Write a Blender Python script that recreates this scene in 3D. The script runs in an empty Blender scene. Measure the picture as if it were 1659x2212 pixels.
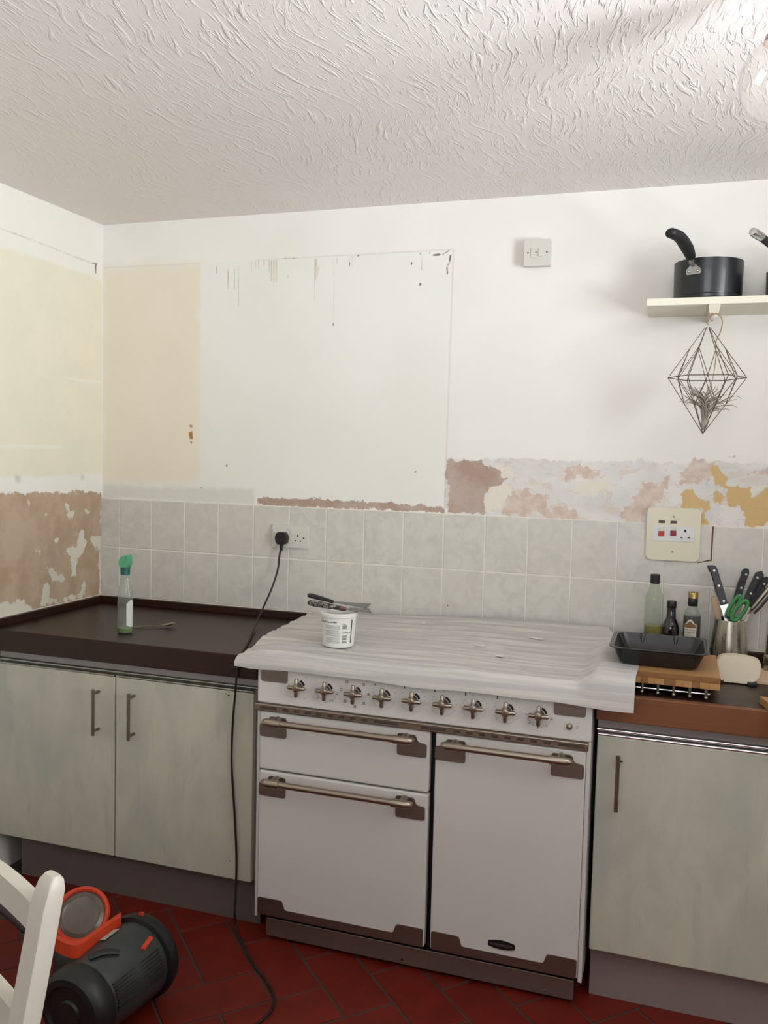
import bpy, bmesh, math, random
import numpy as np
from mathutils import Vector, Matrix, Quaternion

random.seed(7); np.random.seed(7)
SC = bpy.context.scene
COL = SC.collection
PI = math.pi

# ------------------------------------------------------------------ camera
W, H = 1659, 2212
CAM = np.array([2.2490, -3.0805, 1.5274]); YAW, PITCH, ROLL, FPX = .3198, -.0640, .0249, 1901.25
def cam_axes():
    cy, sy, cp, sp = math.cos(YAW), math.sin(YAW), math.cos(PITCH), math.sin(PITCH)
    f = np.array([-sy*cp, cy*cp, sp]); r = np.array([cy, sy, 0.0]); u = np.cross(r, f)
    c, s = math.cos(ROLL), math.sin(ROLL)
    return c*r+s*u, -s*r+c*u, f
AX = cam_axes()
cam_d = bpy.data.cameras.new('camera'); cam = bpy.data.objects.new('camera', cam_d); COL.objects.link(cam)
cam.matrix_world = Matrix(((AX[0][0], AX[1][0], -AX[2][0], CAM[0]), (AX[0][1], AX[1][1], -AX[2][1], CAM[1]),
                           (AX[0][2], AX[1][2], -AX[2][2], CAM[2]), (0, 0, 0, 1)))
cam_d.sensor_fit = 'HORIZONTAL'; cam_d.sensor_width = 36; cam_d.lens = 36*FPX/W; cam_d.clip_start = .05
SC.camera = cam

def at(u, v, ax, val):
    """point of the place seen at photograph pixel (u,v), on the plane axis=val (a measuring aid)"""
    d = (u-W/2)/FPX*AX[0] - (v-H/2)/FPX*AX[1] + AX[2]
    t = (val-CAM[ax])/d[ax]
    return Vector(CAM+t*d)

# ------------------------------------------------------------------ world, light, exposure
world = bpy.data.worlds.new('world'); SC.world = world; world.use_nodes = True
world.node_tree.nodes['Background'].inputs[0].default_value = (.75, .85, 1, 1)
world.node_tree.nodes['Background'].inputs[1].default_value = .25
def area(name, loc, target, sx, sy, power, color, spread=180):
    l = bpy.data.lights.new(name, 'AREA'); l.shape = 'RECTANGLE'; l.size = sx; l.size_y = sy
    l.energy = power; l.color = color; l.spread = math.radians(spread)
    o = bpy.data.objects.new(name, l); COL.objects.link(o); o.location = loc
    o.rotation_euler = (Vector(target)-Vector(loc)).to_track_quat('-Z', 'Z').to_euler()
    return o
# daylight lamps at unseen right and rear windows, tilted up to darken the lower room
area('window_daylight_right', (4.17, -2.05, 1.72), (0, -1.75, 4.3), 1.4, .85, 88, (.935, .982, 1), 112)
area('window_daylight_rear', (2.0, -4.57, 1.72), (1.7, 0, 4.6), 1.7, .85, 27, (.935, .982, 1), 112)
SC.view_settings.view_transform = 'Standard'; SC.view_settings.look = 'None'
SC.view_settings.gamma = 1; SC.view_settings.use_curve_mapping = False
SC.view_settings.exposure = -0.13

# ------------------------------------------------------------------ material helpers
def S(r, g, b, a=1):
    f = lambda c: (c/255/12.92 if c/255 <= .04045 else ((c/255+.055)/1.055)**2.4)
    return (f(r), f(g), f(b), a)
class NT:
    def __init__(s, name):
        s.m = bpy.data.materials.new(name); s.m.use_nodes = True; s.t = s.m.node_tree
        s.p = s.t.nodes['Principled BSDF']
    def n(s, typ): return s.t.nodes.new(typ)
    def put(s, sock, v):
        if isinstance(v, bpy.types.NodeSocket): s.t.links.new(v, sock)
        elif v is not None:
            sock.default_value = v
    def coord(s, kind='Object', scale=None, rot=None, loc=None, vec=None):
        c = vec if vec is not None else s.n('ShaderNodeTexCoord').outputs[kind]
        if scale is None and rot is None and loc is None: return c
        m = s.n('ShaderNodeMapping'); s.t.links.new(c, m.inputs[0])
        if scale is not None: m.inputs['Scale'].default_value = scale
        if rot is not None: m.inputs['Rotation'].default_value = rot
        if loc is not None: s.put(m.inputs['Location'], loc)
        return m.outputs[0]
    def noise(s, vec, scale, detail=4, rough=.55, dist=0):
        x = s.n('ShaderNodeTexNoise'); s.t.links.new(vec, x.inputs['Vector'])
        x.inputs['Scale'].default_value = scale; x.inputs['Detail'].default_value = detail
        x.inputs['Roughness'].default_value = rough; x.inputs['Distortion'].default_value = dist
        return x.outputs['Fac']
    def voro(s, vec, scale, feature='F1', out='Distance'):
        x = s.n('ShaderNodeTexVoronoi'); s.t.links.new(vec, x.inputs['Vector']); x.feature = feature
        x.inputs['Scale'].default_value = scale
        return x.outputs[out]
    def math(s, op, a, b=0.0, clamp=False):
        x = s.n('ShaderNodeMath'); x.operation = op; x.use_clamp = clamp
        s.put(x.inputs[0], a); s.put(x.inputs[1], b); return x.outputs[0]
    def rng(s, v, lo, hi, a=0., b=1.):
        x = s.n('ShaderNodeMapRange'); x.interpolation_type = 'SMOOTHSTEP'
        s.put(x.inputs[0], v)
        for i, q in ((1, lo), (2, hi), (3, a), (4, b)): x.inputs[i].default_value = q
        return x.outputs[0]
    def mix(s, f, a, b):
        x = s.n('ShaderNodeMix'); x.data_type = 'RGBA'
        s.put(x.inputs[0], f); s.put(x.inputs[6], a); s.put(x.inputs[7], b); return x.outputs[2]
    def attr(s, name):
        x = s.n('ShaderNodeAttribute'); x.attribute_name = name; return x.outputs['Fac']
    def rand(s):
        return s.n('ShaderNodeObjectInfo').outputs['Random']
    def bump(s, h, strength=.3, dist=.002, normal=None):
        x = s.n('ShaderNodeBump'); x.inputs['Strength'].default_value = strength
        x.inputs['Distance'].default_value = dist; s.put(x.inputs['Height'], h)
        if normal is not None: s.t.links.new(normal, x.inputs['Normal'])
        s.t.links.new(x.outputs[0], s.p.inputs['Normal']); return x.outputs[0]
    def set(s, **k):
        for a, v in k.items(): s.put(s.p.inputs[a.replace('_', ' ')], v)
        return s.m
def plain(name, col, rough=.5, metal=0., var=.06, scale=20, **k):
    """base colour with a faint procedural mottle and relief"""
    n = NT(name); f = n.noise(n.coord(), scale, 4)
    c2 = tuple(max(0, c*(1-var*2)) for c in col[:3])+(1,)
    n.set(Base_Color=n.mix(f, c2, col), Roughness=rough, Metallic=metal)
    for a, v in k.items(): n.put(n.p.inputs[a.replace('_', ' ')], v)
    return n.m
def brushed(name, col, rough=.33, sc=(1, 60, 60)):
    n = NT(name); f = n.noise(n.coord(scale=sc), 12, 4)
    n.set(Base_Color=n.mix(f, tuple(c*.82 for c in col[:3])+(1,), col), Metallic=1.0, Roughness=n.rng(f, .3, .7, rough-.06, rough+.08))
    return n.m
def thin_glass(name, tint=(1, 1, 1, 1), milk=0.0, edge=.55):
    """a thin blown-glass wall: light passes straight, the surface mirrors by Fresnel"""
    n = NT(name); tr = n.n('ShaderNodeBsdfTransparent'); tr.inputs[0].default_value = tint; gl = n.n('ShaderNodeBsdfGlossy'); gl.inputs['Roughness'].default_value = .02
    lw = n.n('ShaderNodeLayerWeight'); fr = n.math('ADD', n.math('MULTIPLY', n.math('POWER', lw.outputs['Facing'], 3.0), edge), .03); mx = n.n('ShaderNodeMixShader')
    body = tr.outputs[0]
    if milk:                                                   # cloudy plastic scatters a little
        df = n.n('ShaderNodeBsdfDiffuse'); df.inputs[0].default_value = S(228, 230, 224); mk = n.n('ShaderNodeMixShader'); mk.inputs[0].default_value = milk
        n.t.links.new(body, mk.inputs[1]); n.t.links.new(df.outputs[0], mk.inputs[2]); body = mk.outputs[0]
    n.t.links.new(fr, mx.inputs[0]); n.t.links.new(body, mx.inputs[1]); n.t.links.new(gl.outputs[0], mx.inputs[2])
    n.t.links.new(mx.outputs[0], n.t.nodes['Material Output'].inputs[0]); n.t.nodes.remove(n.p); return n.m
def glass(name, col, rough=.04, ior=1.45, trans=1.0):
    n = NT(name); n.set(Base_Color=col, Roughness=rough, IOR=ior, Transmission_Weight=trans); return n.m

# ------------------------------------------------------------------ mesh helpers
class B:
    def __init__(s): s.bm = bmesh.new(); s.curved = False
    def box(s, x0, x1, y0, y1, z0, z1, bev=0, seg=2, mat=None):
        m = Matrix.Translation(((x0+x1)/2, (y0+y1)/2, (z0+z1)/2)) @ Matrix.Diagonal((abs(x1-x0), abs(y1-y0), abs(z1-z0), 1))
        if mat is not None: m = mat @ m
        r = bmesh.ops.create_cube(s.bm, size=1, matrix=m)
        if bev:
            es = list({e for v in r['verts'] for e in v.link_edges})
            bmesh.ops.bevel(s.bm, geom=es, offset=bev, segments=seg, profile=.5, affect='EDGES')
        return s
    def rings(s, rings, closed=True, cap0=True, cap1=True):
        s.curved = True
        R = [[s.bm.verts.new(p) for p in r] for r in rings]
        for a, b in zip(R, R[1:]):
            n = len(a)
            for i in range(n if closed else n-1):
                j = (i+1) % n
                s.bm.faces.new((a[i], a[j], b[j], b[i]))
        if cap0 and closed: s.bm.faces.new(R[0][::-1])
        if cap1 and closed: s.bm.faces.new(R[-1])
        return s
    def tube(s, pts, r, seg=10, sub=0, flat=1.0, up=None):
        pts = [Vector(p) for p in pts]; n = len(pts)
        rr = list(r) if hasattr(r, '__len__') else [r]*n
        if sub:
            q, q2 = [], []
            for i in range(n-1):
                p0, p1, p2, p3 = pts[max(i-1, 0)], pts[i], pts[i+1], pts[min(i+2, n-1)]
                for k in range(sub):
                    t = k/sub
                    q.append(.5*((2*p1)+(p2-p0)*t+(2*p0-5*p1+4*p2-p3)*t*t+(3*p1-p0-3*p2+p3)*t**3))
                    q2.append(rr[i]*(1-t)+rr[i+1]*t)
            q.append(pts[-1]); q2.append(rr[-1]); pts, rr = q, q2; n = len(pts)
        T = [(pts[min(i+1, n-1)]-pts[max(i-1, 0)]).normalized() for i in range(n)]
        u = Vector(up) if up else (Vector((0, 0, 1)) if abs(T[0].z) < .9 else Vector((1, 0, 0)))
        out = []
        for i in range(n):
            u = (u-T[i]*u.dot(T[i])).normalized(); w = T[i].cross(u)
            out.append([pts[i]+rr[i]*(math.cos(a)*w+flat*math.sin(a)*u) for a in (2*PI*k/seg for k in range(seg))])
        return s.rings(out)
    def cyl(s, p0, p1, r, seg=16): return s.tube([p0, p1], r, seg)
    def lathe(s, prof, c=(0, 0, 0), seg=32, axis=None, sx=1, sy=1, cap0=True, cap1=True):
        q = Vector((0, 0, 1)).rotation_difference(Vector(axis).normalized()) if axis is not None else Quaternion()
        c = Vector(c)
        return s.rings([[c+q @ Vector((max(r, 1e-5)*sx*math.cos(2*PI*k/seg), max(r, 1e-5)*sy*math.sin(2*PI*k/seg), z)) for k in range(seg)] for r, z in prof], True, cap0, cap1)
    def prism(s, poly, fn, d0, d1, bev=0):
        """poly: 2D outline, fn(a,b,d)->point"""
        a = [s.bm.verts.new(fn(p[0], p[1], d0)) for p in poly]; b = [s.bm.verts.new(fn(p[0], p[1], d1)) for p in poly]
        n = len(poly); fs = [s.bm.faces.new(a[::-1]), s.bm.faces.new(b)]
        for i in range(n): s.bm.faces.new((a[i], a[(i+1) % n], b[(i+1) % n], b[i]))
        if bev:
            bmesh.ops.bevel(s.bm, geom=list(fs[1].edges), offset=bev, segments=2, profile=.5, affect='EDGES')
        return s
    def sphere(s, c, r, seg=16, sc=(1, 1, 1)):
        s.curved = True
        bmesh.ops.create_uvsphere(s.bm, u_segments=seg, v_segments=seg//2+2, radius=1,
            matrix=Matrix.Translation(c) @ Matrix.Diagonal((r*sc[0], r*sc[1], r*sc[2], 1))); return s
    def mesh(s, name, mat, ang=38, off=None):
        bmesh.ops.remove_doubles(s.bm, verts=s.bm.verts, dist=1e-6)
        bmesh.ops.recalc_face_normals(s.bm, faces=s.bm.faces)
        me = bpy.data.meshes.new(name)
        if off is not None: bmesh.ops.translate(s.bm, verts=s.bm.verts, vec=-Vector(off))
        s.bm.to_mesh(me); s.bm.free()
        if mat: me.materials.append(mat)
        if len(me.polygons):
            me.shade_smooth(); me.set_sharp_from_angle(angle=math.radians(ang))
            if not s.curved:                                   # keep the broad faces of boxes and plates truly flat
                ar = np.empty(len(me.polygons)); me.polygons.foreach_get('area', ar); md = np.median(ar)
                me.polygons.foreach_set('use_smooth', ar < md*6+1e-9)
        return me
    def out(s, name, mat, parent=None, ang=38, label=None, stuff=False):
        off = WL.get(parent.name) if parent else None
        o = bpy.data.objects.new(name, s.mesh(name, mat, ang, off)); COL.objects.link(o)
        if parent: o.parent = parent; WL[o.name] = off
        if label: o['label'] = label
        if stuff: o['kind'] = 'stuff'
        return o
WL = {}
def thing(name, label, cat, loc, group=None):
    o = bpy.data.objects.new(name, None); COL.objects.link(o); o.location = loc
    o.empty_display_size = .05
    o['label'] = label; o['category'] = cat
    if group: o['group'] = group
    WL[o.name] = Vector(loc); return o
def single(b, name, mat, label, cat, group=None, loc=None, ang=38):
    """a thing that is one mesh"""
    me = b.mesh(name, mat, ang, loc); o = bpy.data.objects.new(name, me); COL.objects.link(o)
    if loc is not None: o.location = loc
    WL[o.name] = Vector(loc) if loc is not None else Vector((0, 0, 0))
    o['label'] = label; o['category'] = cat
    if group: o['group'] = group
    return o
def struct(o): o['kind'] = 'structure'; WL.setdefault(o.name, Vector((0, 0, 0))); return o
def rpoly(pts, r, seg=4):
    """outline with rounded corners; r a number or one per point"""
    n = len(pts); rr = r if hasattr(r, '__len__') else [r]*n; out = []
    for i in range(n):
        p = Vector(pts[i]); a = (Vector(pts[i-1])-p); b = (Vector(pts[(i+1) % n])-p)
        k = min(rr[i], a.length*.49, b.length*.49)
        if k < 1e-5: out.append(tuple(p)); continue
        a.normalize(); b.normalize()
        p0, p1 = p+a*k, p+b*k
        for j in range(seg+1):
            t = j/seg; out.append(tuple((1-t)**2*p0+2*t*(1-t)*p+t*t*p1))
    return out
XZ = lambda a, b, d: Vector((a, d, b))
def rect(x0, x1, z0, z1): return [(x0, z0), (x1, z0), (x1, z1), (x0, z1)]
def text_verts(body, size, bold=0.0):
    cu = bpy.data.curves.new('lettering', 'FONT'); cu.body = body; cu.size = size; cu.offset = bold; cu.resolution_u = 2
    o = bpy.data.objects.new('lettering', cu); COL.objects.link(o)
    dg = bpy.context.evaluated_depsgraph_get(); dg.update()
    me = bpy.data.meshes.new_from_object(o.evaluated_get(dg))
    COL.objects.unlink(o); bpy.data.objects.remove(o)
    vs = [v.co.copy() for v in me.vertices]; fs = [tuple(p.vertices) for p in me.polygons]
    bpy.data.meshes.remove(me)
    return vs, fs
def add_text(b, body, size, fn, center=False, bold=0.0):
    vs, fs = text_verts(body, size, bold)
    if not vs: return
    w = max(v.x for v in vs) if center else 0
    V = [b.bm.verts.new(fn(v.x-w/2, v.y)) for v in vs]
    for f in fs:
        try: b.bm.faces.new([V[i] for i in f])
        except ValueError: pass

# ------------------------------------------------------------------ painted and stripped walls
def sdf(P, poly):
    poly = np.asarray(poly, float); d = np.full(len(P), 1e9); ins = np.zeros(len(P), bool)
    for i in range(len(poly)):
        a, b = poly[i-1], poly[i]; e = b-a; w = P-a
        t = np.clip((w@e)/max(e@e, 1e-12), 0, 1)
        d = np.minimum(d, ((w-t[:, None]*e)**2).sum(1))
        c = ((a[1] > P[:, 1]) != (b[1] > P[:, 1]))
        with np.errstate(divide='ignore', invalid='ignore'):
            xx = (b[0]-a[0])*(P[:, 1]-a[1])/(b[1]-a[1])+a[0]
        ins ^= c & (P[:, 0] < xx)
    d = np.sqrt(d); d[ins] *= -1; return d
def layer(P, polys, w=.03):
    out = np.zeros(len(P))
    for q in polys:
        q = np.asarray(q); m = ((P >= q.min(0)-w).all(1)) & ((P <= q.max(0)+w).all(1))
        if m.any(): out[m] = np.maximum(out[m], np.clip(.5-sdf(P[m], q)/(2*w), 0, 1))
    return out
def wall_mesh(name, ga, gb, to3, attrs, extra, mat):
    na, nb = len(ga), len(gb)
    A, Bv = np.meshgrid(ga, gb, indexing='ij'); P = np.stack([A.ravel(), Bv.ravel()], 1)
    V = to3(P); i = np.arange((na-1)*(nb-1)); r, c = i//(nb-1), i % (nb-1)
    q = np.stack([r*nb+c, (r+1)*nb+c, (r+1)*nb+c+1, r*nb+c+1], 1)
    nv = len(V); V = np.vstack([V]+[np.array(e, float) for e in extra])
    q = np.vstack([q]+[np.arange(4)[None]+nv+4*k for k in range(len(extra))])
    me = bpy.data.meshes.new(name)
    me.vertices.add(len(V)); me.vertices.foreach_set('co', V.ravel())
    me.loops.add(q.size); me.loops.foreach_set('vertex_index', q.ravel().astype(np.int32))
    me.polygons.add(len(q)); me.polygons.foreach_set('loop_start', (np.arange(len(q))*4).astype(np.int32))
    me.update(calc_edges=True)
    for k, f in attrs.items():
        v = np.zeros(len(V), np.float32); v[:nv] = f(P)
        at_ = me.attributes.new(k, 'FLOAT', 'POINT'); at_.data.foreach_set('value', v)
    me.materials.append(mat)
    o = bpy.data.objects.new(name, me); COL.objects.link(o); return struct(o)
def pb(pts, s=1.0, ox=0, oy=0):      # photograph crop points -> back wall (x,z)
    return [(q.x, q.z) for q in (at(ox+u/s, oy+v/s, 1, 0) for u, v in pts)]
def pl(pts, s=1.0, ox=0, oy=0):      # -> left wall (y,z)
    q_ = [at(ox+u/s, oy+v/s, 0, 0) for u, v in pts]      # what leaves the frame at the left goes on along the wall
    return [(q.y if q.y > -.585 else -2.1, q.z) for q in q_]
C5 = (3.016, 600, 950); C6 = (2.517, 1000, 950); C2 = (2.552, 400, 500); C1 = (2.37, 0, 350); C4 = (2.37, 0, 1000)
band = pb([(1098, 115), (1240, 128), (1360, 125)], *C5)+pb([(350, 98), (500, 115), (700, 120), (950, 113), (1050, 125), (1200, 128), (1300, 112), (1400, 120), (1560, 130), (1700, 120)], *C6)+pb([(1700, 520), (1000, 470), (600, 450), (0, 420)], *C6)+pb([(1097, 490)], *C5)
pink_b = [pb(q, *C5) for q in ([(1097, 118), (1130, 130), (1180, 140), (1240, 135), (1330, 130), (1360, 165), (1420, 185), (1470, 190), (1500, 225), (1515, 260), (1470, 275), (1440, 300), (1390, 310), (1380, 345), (1350, 370), (1345, 420), (1360, 480), (1250, 478), (1100, 480), (1115, 380), (1120, 340), (1100, 250)],
    [(-125, 375), (0, 382), (100, 385), (240, 385), (290, 378), (330, 395), (480, 400), (580, 405), (750, 410), (850, 425), (950, 425), (1050, 440), (1085, 450), (1080, 475), (900, 467), (700, 458), (500, 452), (330, 444), (100, 436), (0, 432), (-130, 425)])]
tan_b = [pb(q, *C6) for q in ([(550, 165), (600, 150), (640, 145), (700, 165), (750, 175), (760, 200), (700, 215), (640, 200), (600, 230), (560, 225)],
    [(240, 300), (290, 265), (350, 275), (380, 300), (460, 300), (450, 350), (470, 400), (350, 415), (230, 400), (215, 350)],
    [(440, 390), (520, 360), (600, 370), (640, 440), (440, 430)],
    [(860, 400), (920, 330), (960, 260), (1000, 235), (1060, 240), (1115, 205), (1095, 280), (1080, 340), (1050, 365), (1000, 370), (1000, 460), (860, 445)],
    [(1200, 140), (1250, 125), (1330, 120), (1390, 145), (1380, 190), (1330, 220), (1260, 245), (1220, 240), (1200, 200)],
    [(1540, 370), (1600, 340), (1610, 370), (1570, 400)], [(1550, 185), (1659, 170), (1659, 190), (1560, 200)], [(1180, 185), (1198, 180), (1195, 250), (1178, 245)], [(1430, 85), (1470, 98), (1440, 105)])]
ochre_b = [pb(q, *C6) for q in ([(1190, 290), (1210, 275), (1255, 270), (1260, 310), (1330, 340), (1345, 380), (1320, 400), (1335, 465), (1290, 470), (1290, 375), (1185, 370)],
    [(1340, 150), (1390, 140), (1440, 210), (1430, 250), (1500, 245), (1560, 260), (1565, 320), (1620, 290), (1700, 245), (1700, 430), (1600, 475), (1520, 475), (1535, 420), (1500, 370), (1440, 360), (1430, 300), (1440, 265), (1370, 240)],
    [(1350, 290), (1380, 280), (1420, 310), (1400, 345), (1360, 330)])]
flake_b = [pb(q, *C6) for q in ([(150, 255), (290, 260), (240, 300), (220, 360), (170, 385), (125, 400), (115, 330), (130, 290)], [(180, 150), (270, 150), (265, 215), (240, 220), (200, 170)],
    [(640, 225), (800, 215), (820, 270), (700, 300), (600, 270)], [(1555, 260), (1640, 250), (1575, 325), (1560, 310)])]
cream_b = [pb([(530, 545), (1030, 525), (1030, 1640), (530, 1655)], *C1)]
panel_b = [pb([(1030, 520), (1525, 492)], *C1)+pb([(1478, 98), (1440, 800), (1428, 1500), (400, 1465), (80, 1410)], *C2)]
primer_b = [pb([(530, 1650), (780, 1665), (1020, 1668), (1300, 1675), (1305, 1760), (530, 1720)], *C1)]
X3 = (2.724, 1050, 400)
stain_b = [pb(q, *C2) for q in ([(540, 147), (620, 145), (625, 151), (540, 151)], [(1340, 118), (1350, 115), (1350, 123)], [(1360, 128), (1400, 120), (1420, 128), (1455, 108), (1460, 100), (1430, 118), (1400, 135), (1360, 135)],
    [(1455, 130), (1470, 125), (1465, 160), (1455, 180)], [(1445, 180), (1455, 178), (1452, 195)], [(1293, 118), (1300, 118), (1300, 128), (1293, 128)], [(1290, 286), (1302, 286), (1302, 300), (1290, 300)], [(1244, 168), (1252, 168), (1252, 184), (1244, 184)],
    [(812, 505), (820, 508), (815, 524)], [(1438, 195), (1448, 195), (1450, 240), (1442, 235)], [(950, 131), (960, 131), (960, 138), (950, 138)], [(905, 170), (910, 170), (910, 195), (905, 195)],
    [(224, 1285), (234, 1285), (234, 1297), (224, 1297)], [(1264, 1320), (1274, 1320), (1274, 1330), (1264, 1330)], [(80, 1408), (95, 1410), (90, 1418)])]
drip_b = []
for x0, y0, y1, w_ in ((173, 190, 235, 5), (237, 205, 320, 4), (272, 205, 320, 4), (293, 190, 415, 4), (353, 165, 215, 3), (367, 165, 220, 3), (387, 165, 218, 4), (405, 162, 210, 4), (435, 158, 190, 4), (462, 158, 225, 4), (475, 158, 275, 5), (489, 158, 308, 5), (503, 158, 285, 5), (567, 240, 256, 4), (715, 150, 383, 4), (725, 150, 285, 4), (736, 195, 235, 3), (836, 140, 180, 3), (905, 140, 195, 3), (922, 135, 195, 3), (820, 150, 510, 2), (1303, 120, 215, 4)):
    drip_b.append(pb([(x0-w_*.6, y0), (x0+w_*.6, y0), (x0+w_*.45, y1), (x0-w_*.45, y1)], *C2))
rust_b = [pb(q, *C2) for q in ([(24, 1068), (38, 1066), (40, 1080), (28, 1082)], [(18, 1108), (38, 1102), (42, 1145), (24, 1145)], [(22, 1160), (38, 1158), (36, 1170)])]
groove_b = [pb([(1476, 98), (1482, 98), (1432, 1560), (1425, 1560)], *C2), pb([(380, 157), (1478, 96), (1478, 101), (380, 162)], *C2), pb([(530, 540), (1030, 517), (1030, 521), (530, 545)], *C1)]

nt = NT('stripped_painted_plaster'); co = nt.coord()
fine = nt.noise(co, 34, 8, .62); mid = nt.noise(co, 7, 5, .6); low = nt.noise(co, 1.6, 3)
def mask(a, amp=.5, soft=.05, nz=None):
    return nt.rng(nt.math('ADD', nt.attr(a), nt.math('MULTIPLY', nt.math('SUBTRACT', nz or fine, .5), amp)), .5-soft, .5+soft)
c = nt.mix(nt.rng(low, .35, .65), S(239, 236, 231), S(233, 230, 224))
c = nt.mix(mask('cream', .7, .3, mid), c, nt.mix(mid, S(229, 220, 200), S(236, 228, 210)))
c = nt.mix(mask('panel', .15, .1), c, nt.mix(nt.rng(low, .3, .7), S(236, 235, 229), S(230, 230, 222)))
c = nt.mix(mask('primer', .6, .22), c, S(217, 216, 207))
skim = nt.mix(nt.rng(mid, .38, .62), S(227, 224, 219), S(215, 214, 210))
mband = mask('band', .8); c = nt.mix(mband, c, skim)
strk = nt.noise(nt.coord(scale=(1, 1, 1.9), rot=(0, .5, 0)), 13, 7, .68, 1.0)
c = nt.mix(nt.math('MULTIPLY', mband, nt.rng(strk, .53, .60, 0, .55)), c, S(214, 196, 184)); c = nt.mix(nt.math('MULTIPLY', mband, nt.rng(strk, .40, .33, 0, .8)), c, S(232, 229, 222))
mtan = mask('tan', 1.9); c = nt.mix(nt.math('MULTIPLY', mtan, .85), c, nt.mix(nt.rng(fine, .4, .62), S(216, 198, 184), S(203, 178, 163)))
mpink = mask('pink', 1.3); c = nt.mix(mpink, c, nt.mix(nt.rng(mid, .4, .6), S(172, 147, 133), S(188, 170, 159)))
mflake = mask('flake', 1.7); c = nt.mix(mflake, c, S(228, 222, 208))
moch = mask('ochre', 1.0); c = nt.mix(moch, c, nt.mix(mid, S(206, 172, 112), S(214, 186, 134)))
c = nt.mix(nt.math('MULTIPLY', mask('groove', .2, .3), .32), c, S(150, 132, 112))
c = nt.mix(nt.math('MULTIPLY', mask('drip', .3, .25), nt.rng(nt.noise(co, 14, 3), .3, .6, .25, .75)), c, S(168, 140, 104))
c = nt.mix(mask('rust', .7, .1), c, S(170, 124, 60))
c = nt.mix(nt.math('MULTIPLY', mask('stain', .7, .12), .85), c, S(88, 66, 52))
h = nt.math('ADD', nt.math('MULTIPLY', mband, -.5), nt.math('MULTIPLY', nt.math('ADD', mpink, moch), -.9))
h = nt.math('ADD', h, nt.math('MULTIPLY', nt.math('MULTIPLY', mband, nt.noise(co, 26, 8, .7, 1.2)), 3.0))
h = nt.math('ADD', h, nt.math('MULTIPLY', mid, .45)); h = nt.math('ADD', h, nt.math('MULTIPLY', nt.attr('groove'), -.6))
nt.bump(h, .5, .0016); MWB = nt.set(Base_Color=c, Roughness=.62)

XW = 4.2; YF = -4.6; ZC = 2.4304
gx = np.arange(0, 2.761, .0046); gz = np.arange(.84, ZC+.001, .0046); gz[-1] = ZC
L = lambda polys, w=.03: (lambda P: layer(P, polys, w))
wall_back = wall_mesh('wall_back', gx, gz, lambda P: np.stack([P[:, 0], np.zeros(len(P)), P[:, 1]], 1),
    dict(band=L([band]), pink=L(pink_b, .02), tan=L(tan_b, .025), ochre=L(ochre_b, .025), flake=L(flake_b, .025), cream=L(cream_b, .06), panel=L(panel_b, .012), primer=L(primer_b, .03),
         stain=L(stain_b, .006), drip=L(drip_b, .005), rust=L(rust_b, .012), groove=L(groove_b, .006)),
    [[(0, 0, 0), (XW, 0, 0), (XW, 0, gz[0]), (0, 0, gz[0])], [(gx[-1], 0, gz[0]), (XW, 0, gz[0]), (XW, 0, ZC), (gx[-1], 0, ZC)]], MWB)

pink_l = [pl([(-60, 168), (0, 165), (50, 158), (130, 155), (200, 146), (260, 150), (330, 155), (400, 142), (450, 150), (517, 153), (520, 690), (-60, 800)], *C4)]
patch_l = [pl(q, *C4) for q in ([(345, 215), (360, 245), (380, 255), (370, 280), (350, 292), (340, 270), (350, 255), (335, 205)], [(410, 350), (425, 345), (440, 400), (435, 440), (400, 490), (385, 580), (365, 580), (370, 520), (335, 435), (390, 425)],
    [(465, 375), (500, 380), (518, 375), (518, 450), (490, 430), (460, 400)], [(235, 535), (265, 540), (300, 570), (335, 585), (330, 600), (260, 608), (255, 570)], [(225, 620), (245, 615), (262, 650), (250, 690), (290, 705), (310, 715), (200, 735), (215, 680)],
    [(-40, 705), (0, 710), (60, 715), (100, 695), (130, 720), (165, 735), (160, 755), (0, 800), (-40, 805)], [(430, 595), (445, 620), (435, 660), (440, 675), (330, 710), (310, 695), (400, 670), (420, 640)], [(435, 240), (462, 248), (450, 265)], [(140, 190), (155, 200), (150, 215)],
    [(270, 400), (300, 385), (290, 405)], [(185, 450), (205, 445), (205, 470)], [(505, 450), (521, 450), (521, 680), (512, 680), (505, 600)], [(225, 265), (245, 262), (240, 275)], [(380, 150), (400, 155), (390, 185)])]
cream_l = [pl([(-60, 415), (0, 432), (340, 545), (440, 575), (524, 612), (524, 1590), (300, 1605), (0, 1612), (-60, 1614)], *C1)]
streak_l = [pl(q, *C1) for q in ([(-50, 1450), (310, 1452), (310, 1468), (-50, 1462)], [(320, 1102), (524, 1120), (524, 1136), (400, 1124)])]
stain_l = [pl(q, *C1) for q in ([(468, 514), (500, 519), (499, 524), (470, 520)], [(486, 522), (494, 522), (492, 572), (488, 572)])]
groove_l = [pl([(-40, 328), (120, 380), (250, 428), (350, 470), (468, 514), (468, 520), (350, 475), (250, 434), (120, 385), (-40, 333)], *C1)]
grey_l = [pl(q, *C1) for q in ([(75, 1608), (108, 1606), (105, 1640), (80, 1640)], [(415, 1602), (430, 1602), (430, 1625), (415, 1625)])]
nt = NT('stripped_plaster_dado'); co = nt.coord()
fine = nt.noise(co, 34, 8, .62); mid = nt.noise(co, 7, 5, .6); low = nt.noise(co, 1.6, 3)
c = nt.mix(low, S(236, 233, 228), S(228, 226, 214))
c = nt.mix(mask('cream', .5, .14, mid), c, nt.mix(nt.rng(mid, .35, .65), S(230, 223, 202), S(226, 220, 200)))
c = nt.mix(mask('streak', .5, .15), c, S(232, 229, 214)); c = nt.mix(nt.math('MULTIPLY', mask('grey', .3, .2), .5), c, S(176, 172, 164))
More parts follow.
